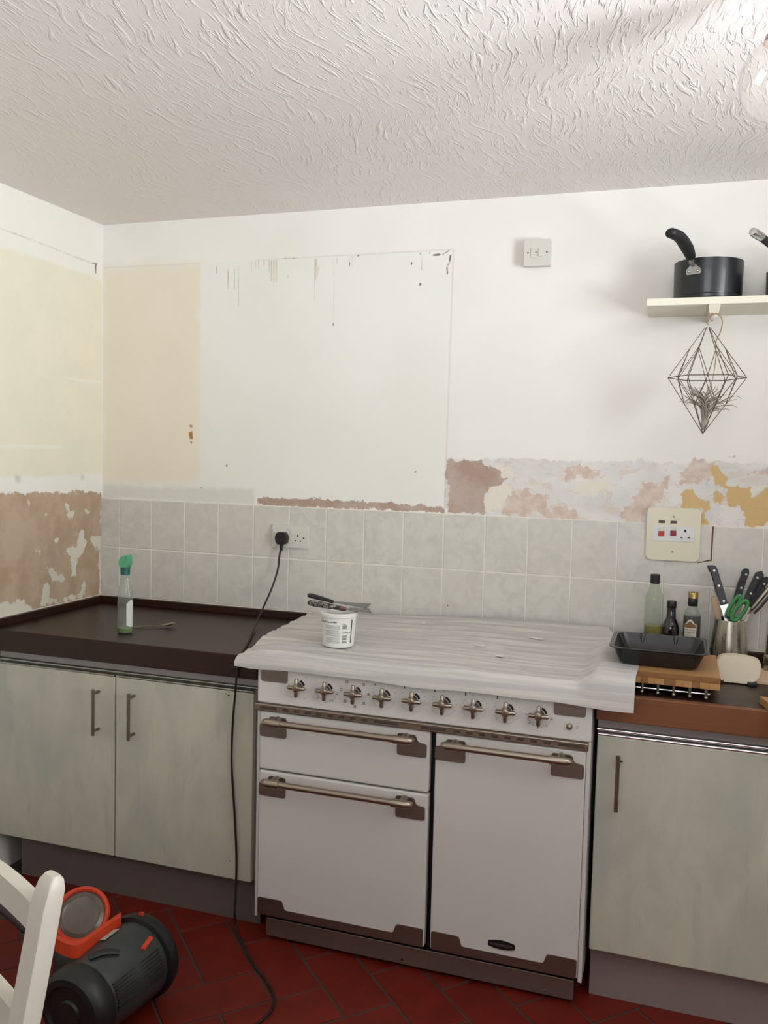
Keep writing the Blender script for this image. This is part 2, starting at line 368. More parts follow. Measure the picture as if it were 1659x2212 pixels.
mp = mask('pink', 1.0); c = nt.mix(mp, c, nt.mix(nt.rng(mid, .38, .62), S(171, 147, 121), S(186, 165, 142)))
mpt = mask('patch', 1.2); c = nt.mix(mpt, c, nt.mix(mid, S(216, 212, 194), S(204, 200, 182)))
c = nt.mix(nt.math('MULTIPLY', mask('groove', 1.6, .4), .38), c, S(134, 104, 78)); c = nt.mix(nt.math('MULTIPLY', mask('stain', .5, .2), .85), c, S(84, 62, 44))
h = nt.math('ADD', nt.math('MULTIPLY', mp, -1.0), nt.math('ADD', nt.math('MULTIPLY', mpt, .9), nt.math('MULTIPLY', mid, .5)))
nt.bump(h, .5, .0016); MWL = nt.set(Base_Color=c, Roughness=.62)
gy = np.concatenate([np.arange(-2.2, -.86, .012), np.arange(-.85, .0001, .0046)]); gy[-1] = 0
wall_left = wall_mesh('wall_left', gy, gz, lambda P: np.stack([np.zeros(len(P)), P[:, 0], P[:, 1]], 1),
    dict(pink=L(pink_l), patch=L(patch_l, .025), cream=L(cream_l, .04), streak=L(streak_l, .015), stain=L(stain_l, .005), groove=L(groove_l, .004), grey=L(grey_l, .02)),
    [[(0, 0, 0), (0, YF, 0), (0, YF, gz[0]), (0, 0, gz[0])], [(0, gy[0], gz[0]), (0, YF, gz[0]), (0, YF, ZC), (0, gy[0], ZC)]], MWL)

# the rest of the room, behind and beside the camera
M_PAINT = plain('white_wall_paint', S(228, 225, 218), .6, 0, .03, 5)
def wall_with_opening(name, axis, pos, a0, a1, o0, o1, z0, z1, t):
    b = B()
    for (p, q, r, s_) in ((a0, o0, 0, ZC), (o1, a1, 0, ZC), (o0, o1, 0, z0), (o0, o1, z1, ZC)):
        if axis == 0: b.box(pos, pos+t, p, q, r, s_)
        else: b.box(p, q, pos, pos+t, r, s_)
    return struct(b.out(name, M_PAINT))
wall_with_opening('wall_right', 0, XW, YF, 0, -2.85, -1.25, 1.24, 2.2, .12)
wall_with_opening('wall_front', 1, YF-.12, 0, XW, 1.1, 2.9, 1.24, 2.2, .12)
M_FRAME = plain('white_window_frame', S(235, 235, 232), .35)
for nm, ax, pos, o0, o1, z0, z1 in (('window_1', 0, XW+.05, -2.85, -1.25, 1.24, 2.2), ('window_2', 1, YF-.07, 1.1, 2.9, 1.24, 2.2)):
    b = B(); m_ = (o0+o1)/2
    for p, q, r, s_ in ((o0, o0+.05, z0, z1), (o1-.05, o1, z0, z1), (m_-.025, m_+.025, z0, z1), (o0, o1, z0, z0+.05), (o0, o1, z1-.05, z1)):
        if ax == 0: b.box(pos, pos+.04, p, q, r, s_, .004)
        else: b.box(p, q, pos-.04, pos, r, s_, .004)
    struct(b.out(nm, M_FRAME))

# ceiling: brushed textured plaster
nt = NT('textured_ceiling'); co = nt.coord()
wob = nt.n('ShaderNodeTexNoise'); nt.t.links.new(co, wob.inputs[0]); wob.inputs['Scale'].default_value = 3.2; wob.inputs['Detail'].default_value = 2
wv = nt.n('ShaderNodeVectorMath'); wv.operation = 'MULTIPLY_ADD'; nt.t.links.new(wob.outputs['Color'], wv.inputs[0]); wv.inputs[1].default_value = (.13, .06, 0); nt.t.links.new(co, wv.inputs[2])
cw = wv.outputs[0]
def stroke(rz, sx, sy, lo, hi, sc, seed):
    v = nt.coord(vec=cw, scale=(sx, sy, 1)); m_ = nt.coord(vec=cw, rot=(0, 0, rz)); v = nt.coord(vec=m_, scale=(sx, sy, 1), loc=(seed, seed*.7, 0))
    return nt.rng(nt.noise(v, sc, 3, .55, .35), lo, hi)
s1 = stroke(math.radians(77), 5.5, 40, .53, .68, 1.6, 3.1); s2 = stroke(math.radians(103), 6.0, 44, .53, .68, 1.6, 8.3); s3 = stroke(math.radians(90), 9.0, 60, .55, .70, 1.7, 1.7)
patchm = nt.rng(nt.noise(co, 1.7, 2), .42, .58)
hh = nt.math('MAXIMUM', nt.math('MULTIPLY', s1, patchm), nt.math('MULTIPLY', s2, nt.math('SUBTRACT', 1.0, patchm)))
hh = nt.math('MAXIMUM', hh, nt.math('MULTIPLY', s3, .7))
hh = nt.math('ADD', hh, nt.math('MULTIPLY', nt.noise(cw, 26, 5, .6), .55))
hh = nt.math('ADD', hh, nt.math('MULTIPLY', nt.rng(nt.voro(co, 24), .10, .04), .7))
nt.bump(hh, .75, .0026)
MCE = nt.set(Base_Color=nt.mix(nt.noise(co, 1.1, 3), S(226, 218, 215), S(233, 228, 226)), Roughness=.5)
b = B(); b.box(-.1, XW+.1, YF-.1, .1, ZC, ZC+.1); ceiling = struct(b.out('ceiling', MCE))

# ------------------------------------------------------------------ floor of red quarry tiles laid in herringbone
M_GROUTF = plain('dark_floor_grout', S(70, 58, 48), .9, 0, .2, 60)
b = B(); b.box(-.1, XW+.1, YF-.1, .1, -.06, -.0035); floor = struct(b.out('floor', M_GROUTF))
nt = NT('red_quarry_tile'); co = nt.coord(); r_ = nt.rand()
v = nt.n('ShaderNodeVectorMath'); v.operation = 'ADD'; nt.t.links.new(co, v.inputs[0])
cmb = nt.n('ShaderNodeCombineXYZ'); nt.t.links.new(nt.math('MULTIPLY', r_, 40.), cmb.inputs[0]); nt.t.links.new(nt.math('MULTIPLY', r_, 17.), cmb.inputs[1]); nt.t.links.new(cmb.outputs[0], v.inputs[1])
f = nt.noise(v.outputs[0], 9, 6, .6); g = nt.noise(v.outputs[0], 90, 3)
c = nt.mix(nt.rng(f, .35, .7), S(94, 20, 10), S(118, 30, 14)); c = nt.mix(nt.math('MULTIPLY', r_, .6), c, S(100, 24, 15)); c = nt.mix(nt.rng(g, .58, .75, 0, .35), c, S(60, 28, 22))
nt.bump(nt.math('ADD', f, nt.math('MULTIPLY', g, .3)), .25, .0015); MQT = nt.set(Base_Color=c, Roughness=nt.rng(f, .3, .7, .45, .62), Specular_IOR_Level=.3)
b = B(); b.box(-.1482, .1482, -.0722, .0722, -.012, 0, .0022, 2); tile_me = b.mesh('floor_tile', MQT)
U = .152; rest = B(); cnt = 0
for i in range(-40, 41):
    for j in range(-20, 21):
        for A0, B0, rz in ((i+2*j+1, i-2*j+.5, -PI/4), (i+2*j+2.5, i-2*j, PI/4)):
            a, bb = 1.069+U*A0, .0765+U*B0; x, y = (a+bb)/math.sqrt(2), (bb-a)/math.sqrt(2)
            if not (.12 < x < XW-.12 and YF+.12 < y < -.12): continue
            if -1.75 < y < -.44 and .2 < x < 3.0:
                o = bpy.data.objects.new('floor_tile', tile_me); COL.objects.link(o); o.parent = floor
                o.location = (x, y, random.uniform(-.0012, 0)); o.rotation_euler = (random.uniform(-.003, .003), random.uniform(-.003, .003), rz); cnt += 1
            else:
                rest.box(-.1495, .1495, -.0735, .0735, -.012, -.0003, mat=Matrix.Translation((x, y, 0)) @ Matrix.Rotation(rz, 4, 'Z'))
o = rest.out('floor_tile_field', MQT, floor); o['kind'] = 'stuff'

# ------------------------------------------------------------------ wall tiles
M_GROUT = plain('pale_tile_grout', S(238, 234, 224), .85, 0, .08, 30)
b = B(); b.box(0, 2.752, -.0060, .001, .9, 1.3245); b.out('grout', M_GROUT, wall_back)
nt = NT('marbled_wall_tile'); co = nt.coord(); r_ = nt.rand()
v = nt.n('ShaderNodeVectorMath'); v.operation = 'ADD'; nt.t.links.new(co, v.inputs[0])
cmb = nt.n('ShaderNodeCombineXYZ'); nt.t.links.new(nt.math('MULTIPLY', r_, 31.), cmb.inputs[0]); nt.t.links.new(nt.math('MULTIPLY', r_, 53.), cmb.inputs[2]); nt.t.links.new(cmb.outputs[0], v.inputs[1])
f = nt.noise(v.outputs[0], 24, 5, .6, .8); g = nt.noise(v.outputs[0], 9, 4)
c = nt.mix(nt.rng(f, .35, .65), S(211, 208, 199), S(199, 196, 189)); c = nt.mix(nt.rng(g, .5, .75, 0, .6), c, S(216, 213, 205)); c = nt.mix(nt.math('MULTIPLY', r_, .35), c, S(205, 200, 192))
nt.bump(f, .12, .0008); MTL = nt.set(Base_Color=c, Roughness=.3)
PX, X0, TZ = .152, .0914, ((1.1258, 1.3227), (.9249, 1.1218))
def tile_mesh(w, h):
    b = B(); b.box(-w/2, w/2, -.0080, 0, -h/2, h/2, .0019, 2); return b.mesh('wall_tile', MTL)
tm, tm0 = tile_mesh(PX-.0042, .1963), tile_mesh(X0-.003, .1969)
for row, (z0, z1) in enumerate(TZ):
    for i in range(0, 18):
        if row == 0 and i == 15: continue
        x0 = 0.0012 if i == 0 else X0+(i-1)*PX; x1 = X0 if i == 0 else x0+PX
        o = bpy.data.objects.new('wall_tile', tm0 if i == 0 else tm); COL.objects.link(o); o.parent = wall_back
        o.location = ((x0+x1)/2, random.uniform(-.0005, .0003), (z0+z1)/2); o.rotation_euler = (random.uniform(-.002, .002), 0, random.uniform(-.003, .003))
xa, xb = X0+14*PX+.0018, X0+15*PX-.0052
for poly in ([(xa, 1.3227), (xb, 1.3227), (xb, 1.213), (2.328, 1.2005), (xa, 1.2005)], [(xa, 1.1985), (2.328, 1.1975), (xb+.0034, 1.2095), (xb+.0034, 1.1258), (xa, 1.1258)]):
    b = B(); b.prism([(p[0]-xa, p[1]-1.2) for p in poly], XZ, 0, -.0078, .0008); o = b.out('wall_tile', MTL, wall_back, label='cut wall tile with a broken edge beside the cooker control plate'); o.location = (xa, 0, 1.2)
M_BROWN = plain('bare_brown_joint', S(122, 84, 62), .9, 0, .25, 60)
b = B(); b.prism([(xb-.001, 1.322), (xb+.0055, 1.322), (xb+.0045, 1.207), (2.326, 1.196), (2.326, 1.202), (xb-.001, 1.2125)], XZ, -.0060, -.0068); b.out('open_joint', M_BROWN, wall_back)

p = at(967, 1308, 1, -.008); b = B(); b.lathe([(.0022, 0), (.0018, .0006), (0, .0008)], p, 10, (0, -1, 0), 1, 1.7); b.out('paint_spot', plain('red_brown_spot', S(140, 60, 48), .5), wall_back)

# ------------------------------------------------------------------ worktops
def wood(name, c1, c2, rough=.3, sc=(1.2, 30, 30), coat=0.0):
    n = NT(name); f = n.noise(n.coord(scale=sc), 5, 6, .6, .5); g = n.noise(n.coord(), 3, 3)
    n.bump(f, .12, .0008)
    n.set(Specular_IOR_Level=.4, Base_Color=n.mix(n.math('ADD', n.math('MULTIPLY', f, .8), n.math('MULTIPLY', n.math('SUBTRACT', g, .5), .5)), c1, c2), Roughness=rough, Coat_Weight=coat, Coat_Roughness=.25); return n.m
M_DARK = wood('dark_stained_mahogany', S(30, 13, 8), S(56, 28, 17), .36, (1.2, 30, 30), .0)
M_MAHOG = wood('worn_mahogany_edge', S(104, 62, 38), S(140, 90, 56), .5)
M_SEAL = plain('white_sealant', S(214, 208, 196), .6)
TOP = .893
wt = thing('worktop', 'dark glossy mahogany worktop with upstand in the left corner', 'worktop', (.52, -.32, .819))
b = B(); b.box(.001, 1.036, -.636, -.010, .819, TOP, .003); b.out('slab', M_DARK, wt)
b = B(); b.box(.001, 1.036, -.026, -.0095, TOP, .9215, .002); b.out('upstand', M_DARK, wt)
b = B(); b.box(.001, .019, -.634, -.0265, TOP, .9215, .002); b.out('upstand', M_DARK, wt)
b = B(); b.tube([(.02, -.0108, .9225), (1.036, -.0108, .9222)], .0024, 6); b.tube([(.0025, -.63, .9225), (.0025, -.012, .9225)], .0026, 6); b.out('sealant', M_SEAL, wt)
wr = thing('worktop', 'mahogany worktop with unstained brown front edge right of the cooker', 'worktop', (2.5, -.32, .819))
b = B(); b.box(2.068, 2.95, -.616, -.010, .819, TOP, .002); b.out('slab', M_DARK, wr)
b = B(); b.box(2.068, 2.95, -.638, -.6165, .819, TOP-.0005, .003); b.out('front_edge', M_MAHOG, wr, label='bare brown wooden edge of the worktop')
b = B(); b.box(2.068, 2.95, -.026, -.0095, TOP, .9215, .002); b.out('upstand', M_DARK, wr)

# ------------------------------------------------------------------ base cabinets
nt = NT('washed_grey_green_door'); co = nt.coord(scale=(1, 1, .35))
f = nt.noise(co, 7, 5, .6, .4); g = nt.noise(nt.coord(scale=(1, 1, .2)), 26, 5, .65, .6); k = nt.noise(nt.coord(), 3, 2)
c = nt.mix(nt.rng(f, .36, .66), S(198, 196, 178), S(180, 182, 170)); c = nt.mix(nt.rng(g, .56, .72, 0, .4), c, S(160, 162, 150)); c = nt.mix(nt.rng(k, .5, .7, 0, .5), c, S(196, 190, 176))
nt.bump(g, .12, .001); MDOOR = nt.set(Base_Color=c, Roughness=.48)
M_CARC = plain('grey_cabinet_carcass', S(142, 140, 132), .5)
M_PLINTH = plain('grey_brown_plinth', S(112, 100, 96), .5, 0, .12, 9)
M_ALU = brushed('satin_aluminium_rail', S(172, 170, 166), .3)
M_SATIN = plain('satin_grey_rail', S(158, 153, 152), .42, .35, .05, 12)
M_CHROME = brushed('bright_chrome_rail', S(240, 238, 240), .22)
M_PLINTH_LIT = plain('window_lit_plinth', S(160, 148, 146), .38, .25, .1, 9)  # plinth copy made paler: window light on the right cabinet put into its colour
M_STEEL = brushed('brushed_steel_handle', S(150, 142, 128), .34, (60, 60, 1))
M_CHIP = plain('dark_chipped_spot', S(40, 34, 30), .8)
def bar_handle(parent, x, z0, z1, yd):
    b = B(); b.cyl((x, yd-.033, z0), (x, yd-.033, z1), .0058, 14); h_ = b.out('handle', M_STEEL, parent)
    for z in (z0+.014, z1-.014):
        b = B(); b.cyl((x, yd, z), (x, yd-.033, z), .0048, 12); b.out('handle', M_STEEL, parent) if False else b.out('standoff', M_STEEL, h_)
def cabinet(label, cx, x0, x1, doors, handles, rail_mat, px0):
    t = thing('base_cabinet', label, 'cabinet', (cx, -.3, 0))
    b = B(); b.box(x0, x1, -.588, -.03, .151, .817, .001); b.out('carcass', M_CARC, t)
    b = B(); b.box(px0, x1, -.572, -.553, .0005, .150); b.out('plinth', M_PLINTH if px0 < 1 else M_PLINTH_LIT, t)
    # recessed grip rail between worktop and doors
    b = B(); b.box(x0, x1, -.600, -.5885, .789, .8185, .001); r = b.out('grip_rail', M_SATIN, t)
    b = B(); b.tube([(x0, -.6045, .7845), (x1, -.6045, .7845)], .0050, 10); b.out('rail_lip', rail_mat, r)
    for (d0, d1), hx in zip(doors, handles):
        b = B(); b.box(d0, d1, -.611, -.589, .153, .768, .003, 3); d = b.out('door', MDOOR, t)
        b = B(); b.tube([(d0+.001, -.608, .7715), (d1-.001, -.608, .7718)], .0044, 10); b.out('edge_trim', rail_mat, d)
        bar_handle(d, hx, .571, .727, -.611)
    return t
cl = cabinet('pale grey-green double cabinet below the left dark worktop', .52, .02, 1.03, ((.022, .4995), (.5035, 1.013)), (.438, .576), M_ALU, .085)
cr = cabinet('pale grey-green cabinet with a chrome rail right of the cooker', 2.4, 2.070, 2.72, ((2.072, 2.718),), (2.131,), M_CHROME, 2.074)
for (u, v, r) in ((494, 1502, .0028), (1342, 1645, .0035), (497, 1860, .0018), (488, 1499, .0015)):
    p = at(u, v, 1, -.6112); par = [c_ for c_ in (cl if u < 900 else cr).children if c_.name.startswith('door')][-1]
    b = B(); b.lathe([(r, 0), (r*.8, .0006)], p, 10, (0, -1, 0), 1.4, .8); b.out('paint_chip', M_CHIP, par)

# ------------------------------------------------------------------ range cooker
M_ENAM = plain('white_enamel', S(213, 211, 206), .24, 0, .02, 4, Coat_Weight=.2)
M_BLACK = plain('black_plastic', S(20, 20, 22), .4, 0, .1, 30)
M_NICK = brushed('brushed_nickel', S(172, 160, 146), .34, (1, 60, 60))
M_NICKT = brushed('satin_nickel_plate', S(152, 142, 132), .42, (1, 60, 60))
M_PLN = brushed('dull_steel_plinth', S(166, 158, 150), .5, (1, 60, 60))
M_INK = plain('black_print', S(40, 40, 42), .6)
M_SLOT = plain('dark_slot', S(66, 56, 50), .6)
ck = thing('range_cooker', 'white range cooker with nine cross knobs and brushed nickel handles', 'cooker', (1.558, -.35, 0))
b = B(); b.box(1.066, 2.048, -.644, -.05, .085, .90, .001); b.out('oven_body', M_BLACK, ck)
for x0, x1 in ((1.0565, 1.0655), (2.0485, 2.0600)):
    b = B(); b.box(x0, x1, -.668, -.05, .083, .762, .0015); b.out('side_panel', M_ENAM, ck)
b = B(); b.box(1.0565, 2.0600, -.673, -.05, .7625, .905, .006, 3); b.out('control_panel', M_ENAM, ck); cp = ck.children[-1]
b = B(); b.box(1.06, 2.056, -.64, -.06, .9052, .914, .003); b.out('hob_top', M_BLACK, ck)
b = B(); b.box(1.054, 2.054, -.684, -.645, .7405, .7622, .0025); vs_ = b.out('vent_strip', M_NICK, ck)
slots = [(1.072, 1.128)]+[(1.148+.0362*i, 1.167+.0362*i) for i in range(8)]+[(1.440, 1.515), (1.582, 1.657)]+[(1.680+.0362*i, 1.699+.0362*i) for i in range(8)]+[(1.972, 2.042)]
for s0, s1 in slots:
    b = B(); b.prism(rpoly(rect(s0, s1, .7475, .7555), .003, 3), XZ, -.6832, -.6846); b.out('vent_slot', M_SLOT, vs_)
for (x0, x1) in ((1.070, 1.158), (1.957, 2.043)):
    b = B(); b.prism(rpoly(rect(x0, x1, .831, .884), .008), XZ, -.672, -.6755, .0012); b.out('corner_plate', M_NICKT, cp)
# knobs
KX = [1.193, 1.2838, 1.3743, 1.4641, 1.5540, 1.6450, 1.7350, 1.8262, 1.9180]; KZ = .8245
b = B(); c0 = Vector((0, 0, 0))
for a in (0, 90, 180, 270):
    d = Vector((math.cos(math.radians(a)), 0, math.sin(math.radians(a))))
    b.tube([Vector((0, -.017, 0))+d*.004, Vector((0, -.018, 0))+d*.014, Vector((0, -.017, 0))+d*.024, Vector((0, -.016, 0))+d*.027, Vector((0, -.0155, 0))+d*.0288], [.0078, .0062, .0062, .0050, .002], 12, 0, 1.0, (0, -1, 0))
b.lathe([(.014, .002), (.012, .010), (.0125, .020), (.0105, .0245), (.0085, .0250), (.008, .0238), (.0075, .0242), (.004, .0246), (0, .0247)], (0, 0, 0), 24, (0, -1, 0))
knob_me = b.mesh('knob', M_NICK)
b = B(); b.prism([(.0165*math.cos(t), .0165*math.sin(t)) for t in np.linspace(.2, 1.3, 9)]+[(.0225*math.cos(t), .0225*math.sin(t)) for t in np.linspace(1.2, .3, 9)], XZ, 0, -.0015); gap_me = b.mesh('knob_gap', M_BLACK)
def put(name, me, parent, loc, label=None):
    o = bpy.data.objects.new(name, me); COL.objects.link(o); o.parent = parent; o.location = Vector(loc)-WL[parent.name]; WL[o.name] = Vector(loc); return o
for i, kx in enumerate(KX):
    k = put('knob', knob_me, ck, (kx, -.673, KZ)); g_ = bpy.data.objects.new('knob_gap', gap_me); COL.objects.link(g_); g_.parent = k
    b = B(); Y0, Y1 = -.6728, -.6733
    def tick(ang, r0, r1, w):
        a = math.radians(ang); d = Vector((math.cos(a), math.sin(a))); n_ = Vector((-d.y, d.x))*w/2; o_ = Vector((kx, KZ))
        b.prism([tuple(o_+d*r0-n_), tuple(o_+d*r1-n_), tuple(o_+d*r1+n_), tuple(o_+d*r0+n_)], XZ, Y0, Y1)
    def sq(ang, r, s_, hole=True):
        a = math.radians(ang); cx, cz = kx+r*math.cos(a), KZ+r*math.sin(a); t = s_*.14
        for q in (rect(cx-s_/2, cx+s_/2, cz-s_/2, cz-s_/2+t), rect(cx-s_/2, cx+s_/2, cz+s_/2-t, cz+s_/2), rect(cx-s_/2, cx-s_/2+t, cz-s_/2, cz+s_/2), rect(cx+s_/2-t, cx+s_/2, cz-s_/2, cz+s_/2)):
            b.prism(q, XZ, Y0, Y1)
        if hole: b.prism(rect(cx-s_*.18, cx+s_*.18, cz-s_*.1, cz+s_*.22), XZ, Y0, Y1)
    tick(90, .037, .039, .0018)
    if i == 0:
        for a in (50, 130, 235, 305):
            tick(a-3, .038, .042, .0008); tick(a+3, .038, .042, .0008)
    elif i in (1, 8):
        for j, a in enumerate(range(185, 356, 8)): tick(a, .031, .0375 if j % 5 else .040, .0006 if j % 5 else .0014)
    elif i == 2:
        for j, a in enumerate((128, 172, 222, 272, 318, 2, 46)): sq(a, .044 if j in (1, 5) else .04, .0075, j > 2)
    else:
        for a in range(185, 346, 8): tick(a, .0345, .0370, .0006)
        for a in (68, 45, 22, 2): tick(a, .037, .0395, .0011)
        for a in (150, 165): tick(a, .0335, .0355, .0014)
        n_ = i-2
        for j in range(min(n_, 3)): b.prism(rect(kx-.030+.002, kx-.026+.002, KZ+.031+.0042*j, KZ+.0345+.0042*j), XZ, Y0, Y1)
    b.out('dial_markings', M_INK, cp, stuff=True)
p = (2.001, -.673, .802)
b = B(); b.lathe([(.0092, 0), (.0092, .004), (.0075, .0065), (.0052, .0070), (.005, .0085), (.003, .0105), (0, .011)], p, 20, (0, -1, 0)); b.out('ignition_button', M_NICK, ck)
b = B()
for ang in range(0, 360, 30):
    a0, a1 = math.radians(ang), math.radians(ang+30); b.prism([(2.021+.0022*math.cos(a0), .801+.0042*math.sin(a0)), (2.021+.0022*math.cos(a1), .801+.0042*math.sin(a1)), (2.021+.0029*math.cos(a1), .801+.0049*math.sin(a1)), (2.021+.0029*math.cos(a0), .801+.0049*math.sin(a0))], XZ, -.6728, -.6733)
b.out('spark_mark', M_INK, cp)
# doors with their handles
def oven_door(name, x0, x1, z0, z1):
    b = B(); b.box(x0, x1, -.676, -.6455, z0, z1, .006, 3); return b.out(name, M_ENAM, ck)
def handle(door, x0, x1, zt):
    """two stepped plates, end sockets and a bar; zt = top of the tabs"""
    for s_, xo, xi in ((1, x0, x0+.089), (-1, x1, x1-.089)):
        pts = [(xo, zt-.0635), (xi, zt-.0635), (xi, zt), (xi-s_*.056, zt), (xi-s_*.062, zt-.021), (xo, zt-.0235)]
        if s_ < 0: pts = pts[::-1]
        b = B(); b.prism(rpoly(pts, .007), XZ, -.6755, -.6795, .0012); pl_ = b.out('handle_plate', M_NICKT, door)
        b = B(); zb = zt-.0045
        b.tube([(xi-s_*.058, -.700, zb-.001), (xi-s_*.056, -.714, zb-.001), (xi-s_*.052, -.720, zb-.001), (xi-s_*.044, -.7225, zb-.001), (xi-s_*.001, -.7225, zb-.001)], [.002, .0085, .0110, .0122, .0122], 16)
        b.tube([(xi-s_*.028, -.679, zb-.003), (xi-s_*.028, -.715, zb-.001)], [.0115, .0105], 14); b.out('handle_socket', M_NICK, pl_)
    b = B(); b.cyl((x0+.088, -.7225, zt-.0055), (x1-.088, -.7225, zt-.0055), .0098, 20); b.out('handle_bar', M_NICK, door)
gd = oven_door('grill_door', 1.0675, 1.6085, .5575, .7385); handle(gd, 1.0695, 1.6005, .7245)
od = oven_door('oven_door', 1.0675, 1.6085, .0955, .5525); handle(od, 1.0695, 1.6005, .5390)
td = oven_door('tall_oven_door', 1.6250, 2.0478, .0955, .7385); handle(td, 1.6255, 2.0445, .7245)
for d, x0, x1 in ((od, 1.0715, 1.6045), (td, 1.6295, 2.0455)):
    pts = [(x0, .098), (x1, .098), (x1, .152), (x1-.082, .152), (x1-.091, .1235), (x0+.091, .1235), (x0+.082, .152), (x0, .152)]
    b = B(); b.prism(rpoly(pts, .006), XZ, -.6755, -.6785, .0010); b.out('kick_plate', M_NICKT, d)
bx = 1.836
pts = [(bx-.038, .1445)]+[(bx-.038+.076*t, .1445-.0060*math.sin(PI*t)) for t in (.25, .5, .75)]+[(bx+.038, .1445), (bx+.038, .1590)]+[(bx+.038-.076*t, .1590+.0060*math.sin(PI*t)) for t in (.25, .5, .75)]+[(bx-.038, .1590)]
b = B(); b.prism(pts, XZ, -.6755, -.6785, .0006); bd = b.out('badge', M_BLACK, td)
b = B(); add_text(b, 'RANGEMASTER', .0098, lambda x, y: Vector((bx+x*.92, -.6787, .1485+y)), True); b.out('lettering', plain('grey_badge_print', S(120, 116, 118), .4), bd)
b = B(); b.box(1.083, 2.036, -.640, -.6255, .010, .069, .002); pln = b.out('plinth_panel', M_PLN, ck)
for u, v in ((619, 2021), (868, 2073), (1176, 2140)):
    p = at(u, v, 1, -.640); b = B(); b.lathe([(.0045, 0), (.004, .0018), (.0018, .0028), (0, .003)], p, 12, (0, -1, 0)); b.out('screw', M_STEEL if u != 868 else M_BLACK, pln)
for x in (1.12, 2.0):
    for y in (-.58, -.12):
        b = B(); b.cyl((x, y, 0), (x, y, .09), .018, 14); b.out('foot', M_BLACK, ck)

# ------------------------------------------------------------------ foam sheet over the hob
nt = NT('white_foam_sheet'); co = nt.coord()
rip = nt.noise(nt.coord(scale=(1.2, 34, 34)), 1.6, 4, .5, .5); cell = nt.voro(co, 260)
nt.bump(nt.math('ADD', nt.math('MULTIPLY', rip, 1.4), nt.math('MULTIPLY', cell, .35)), .3, .003)
c = nt.mix(nt.rng(rip, .35, .68), S(182, 179, 177), S(206, 203, 197))
MFOAM = nt.set(Base_Color=c, Roughness=.55, Transmission_Weight=0.0, Subsurface_Weight=.12, Subsurface_Radius=(.02, .02, .02), Subsurface_Scale=.3)
def lerp_tab(tab, x):
    for (a, p), (b_, q) in zip(tab, tab[1:]):
        if x <= b_: return p+(q-p)*max(0, (x-a))/(b_-a)
    return tab[-1][1]
def sm(x): x = min(1, max(0, x)); return x*x*(3-2*x)
LEFT = [(-.70, .985), (-.66, .992), (-.60, .996), (-.47, .979), (-.36, .973), (-.2, .958), (-.03, .942)]
LEFT = [(-y, x) for y, x in LEFT][::-1]
def sheet_point(s, t):
    if t < .84: y = -.028-.632*t/.84; e = 0
    else: y = -.660-.036*math.sin((t-.84)/.16*PI*.5); e = (t-.84)/.16
    xl = lerp_tab(LEFT, -y); xr = 2.168+.004*math.sin(9*y)
    if y > -.3: xr = 2.055+.113*sm((-.05-y)/.25)
    x = xl+(xr-xl)*s
    back = lerp_tab([(.93, .920), (1.2, .942), (1.55, .959), (1.87, .969), (2.2, .968)], x)
    k = sm((y+.45)/.42)
    z = .9275*(1-k)+back*k
    z += .0034*math.sin(13*x+2*y)*sm((-.1-y)/.2)*.5+.0013*math.sin(60*(y+.12*math.sin(4*x)))+.0010*math.sin(140*y+6*x+2*math.sin(7*x))+.0010*math.sin(95*y-9*x)
    rise = sm((x-2.010)/.060)
    flat = .9603+.0008*math.sin(40*x)
    z = z*(1-rise)+max(z, flat)*rise
    z -= .020*sm((1.075-x)/.09)*sm((-y-.45)/.2)
    if e:
        low = .8725-.006*sm((x-1.6)/.5)+.003*math.sin(11*x)+.004*sm((1.06-x)/.06)+.0015*math.sin(23*x)
        drop = 1-math.cos(min(1, e)*PI*.5)
        z = z*(1-drop)+low*drop
        y -= .006*math.sin(5*x)*e*.5
    return Vector((x, y, z))
b = B(); NS, NTt = 150, 130
rows = [[sheet_point(i/NS, j/NTt) for i in range(NS+1)] for j in range(NTt+1)]
b.rings(rows, closed=False)
bmesh.ops.recalc_face_normals(b.bm, faces=b.bm.faces)
bmesh.ops.solidify(b.bm, geom=b.bm.faces[:], thickness=.0016)
single(b, 'foam_sheet', MFOAM, 'white rippled foam sheet draped over the cooker hob', 'sheet', ang=80)
def on_sheet(x, y):
    best = min(((p-Vector((x, y, p.z))).length_squared, p.z) for r in rows[::2] for p in r[::2]); return best[1]
M_FLAKE = plain('white_plaster_flake', S(228, 226, 220), .8)
for u, v, l, w_, lab in ((1158, 1380, .05, .005, 'longest white plaster flake on the foam sheet, toward the roasting tin'), (915, 1347, .014, .006, 'small white plaster flake near the back of the foam sheet'),
                         (1080, 1418, .028, .008, 'wide white plaster crumb in the middle of the foam sheet'), (1036, 1395, .03, .004, 'thin white plaster sliver left of the wide crumb on the foam sheet')):
    p = at(u, v, 2, .945); p = at(u, v, 2, on_sheet(p.x, p.y)+.002); p = at(u, v, 2, on_sheet(p.x, p.y)+.0015); b = B(); n_ = 9
    pts = [(l*(i/(n_-1)-.5), w_*random.uniform(.25, .5)) for i in range(n_)]+[(l*(.5-i/(n_-1)), -w_*random.uniform(.25, .5)) for i in range(n_)]
    b.prism(pts, lambda a, c_, d: p+Vector((a, c_*2-.25*a, d)), .0008, .0035)
    single(b, 'plaster_flake', M_FLAKE, lab, 'plaster flake', 'plaster flakes on the foam sheet', p)

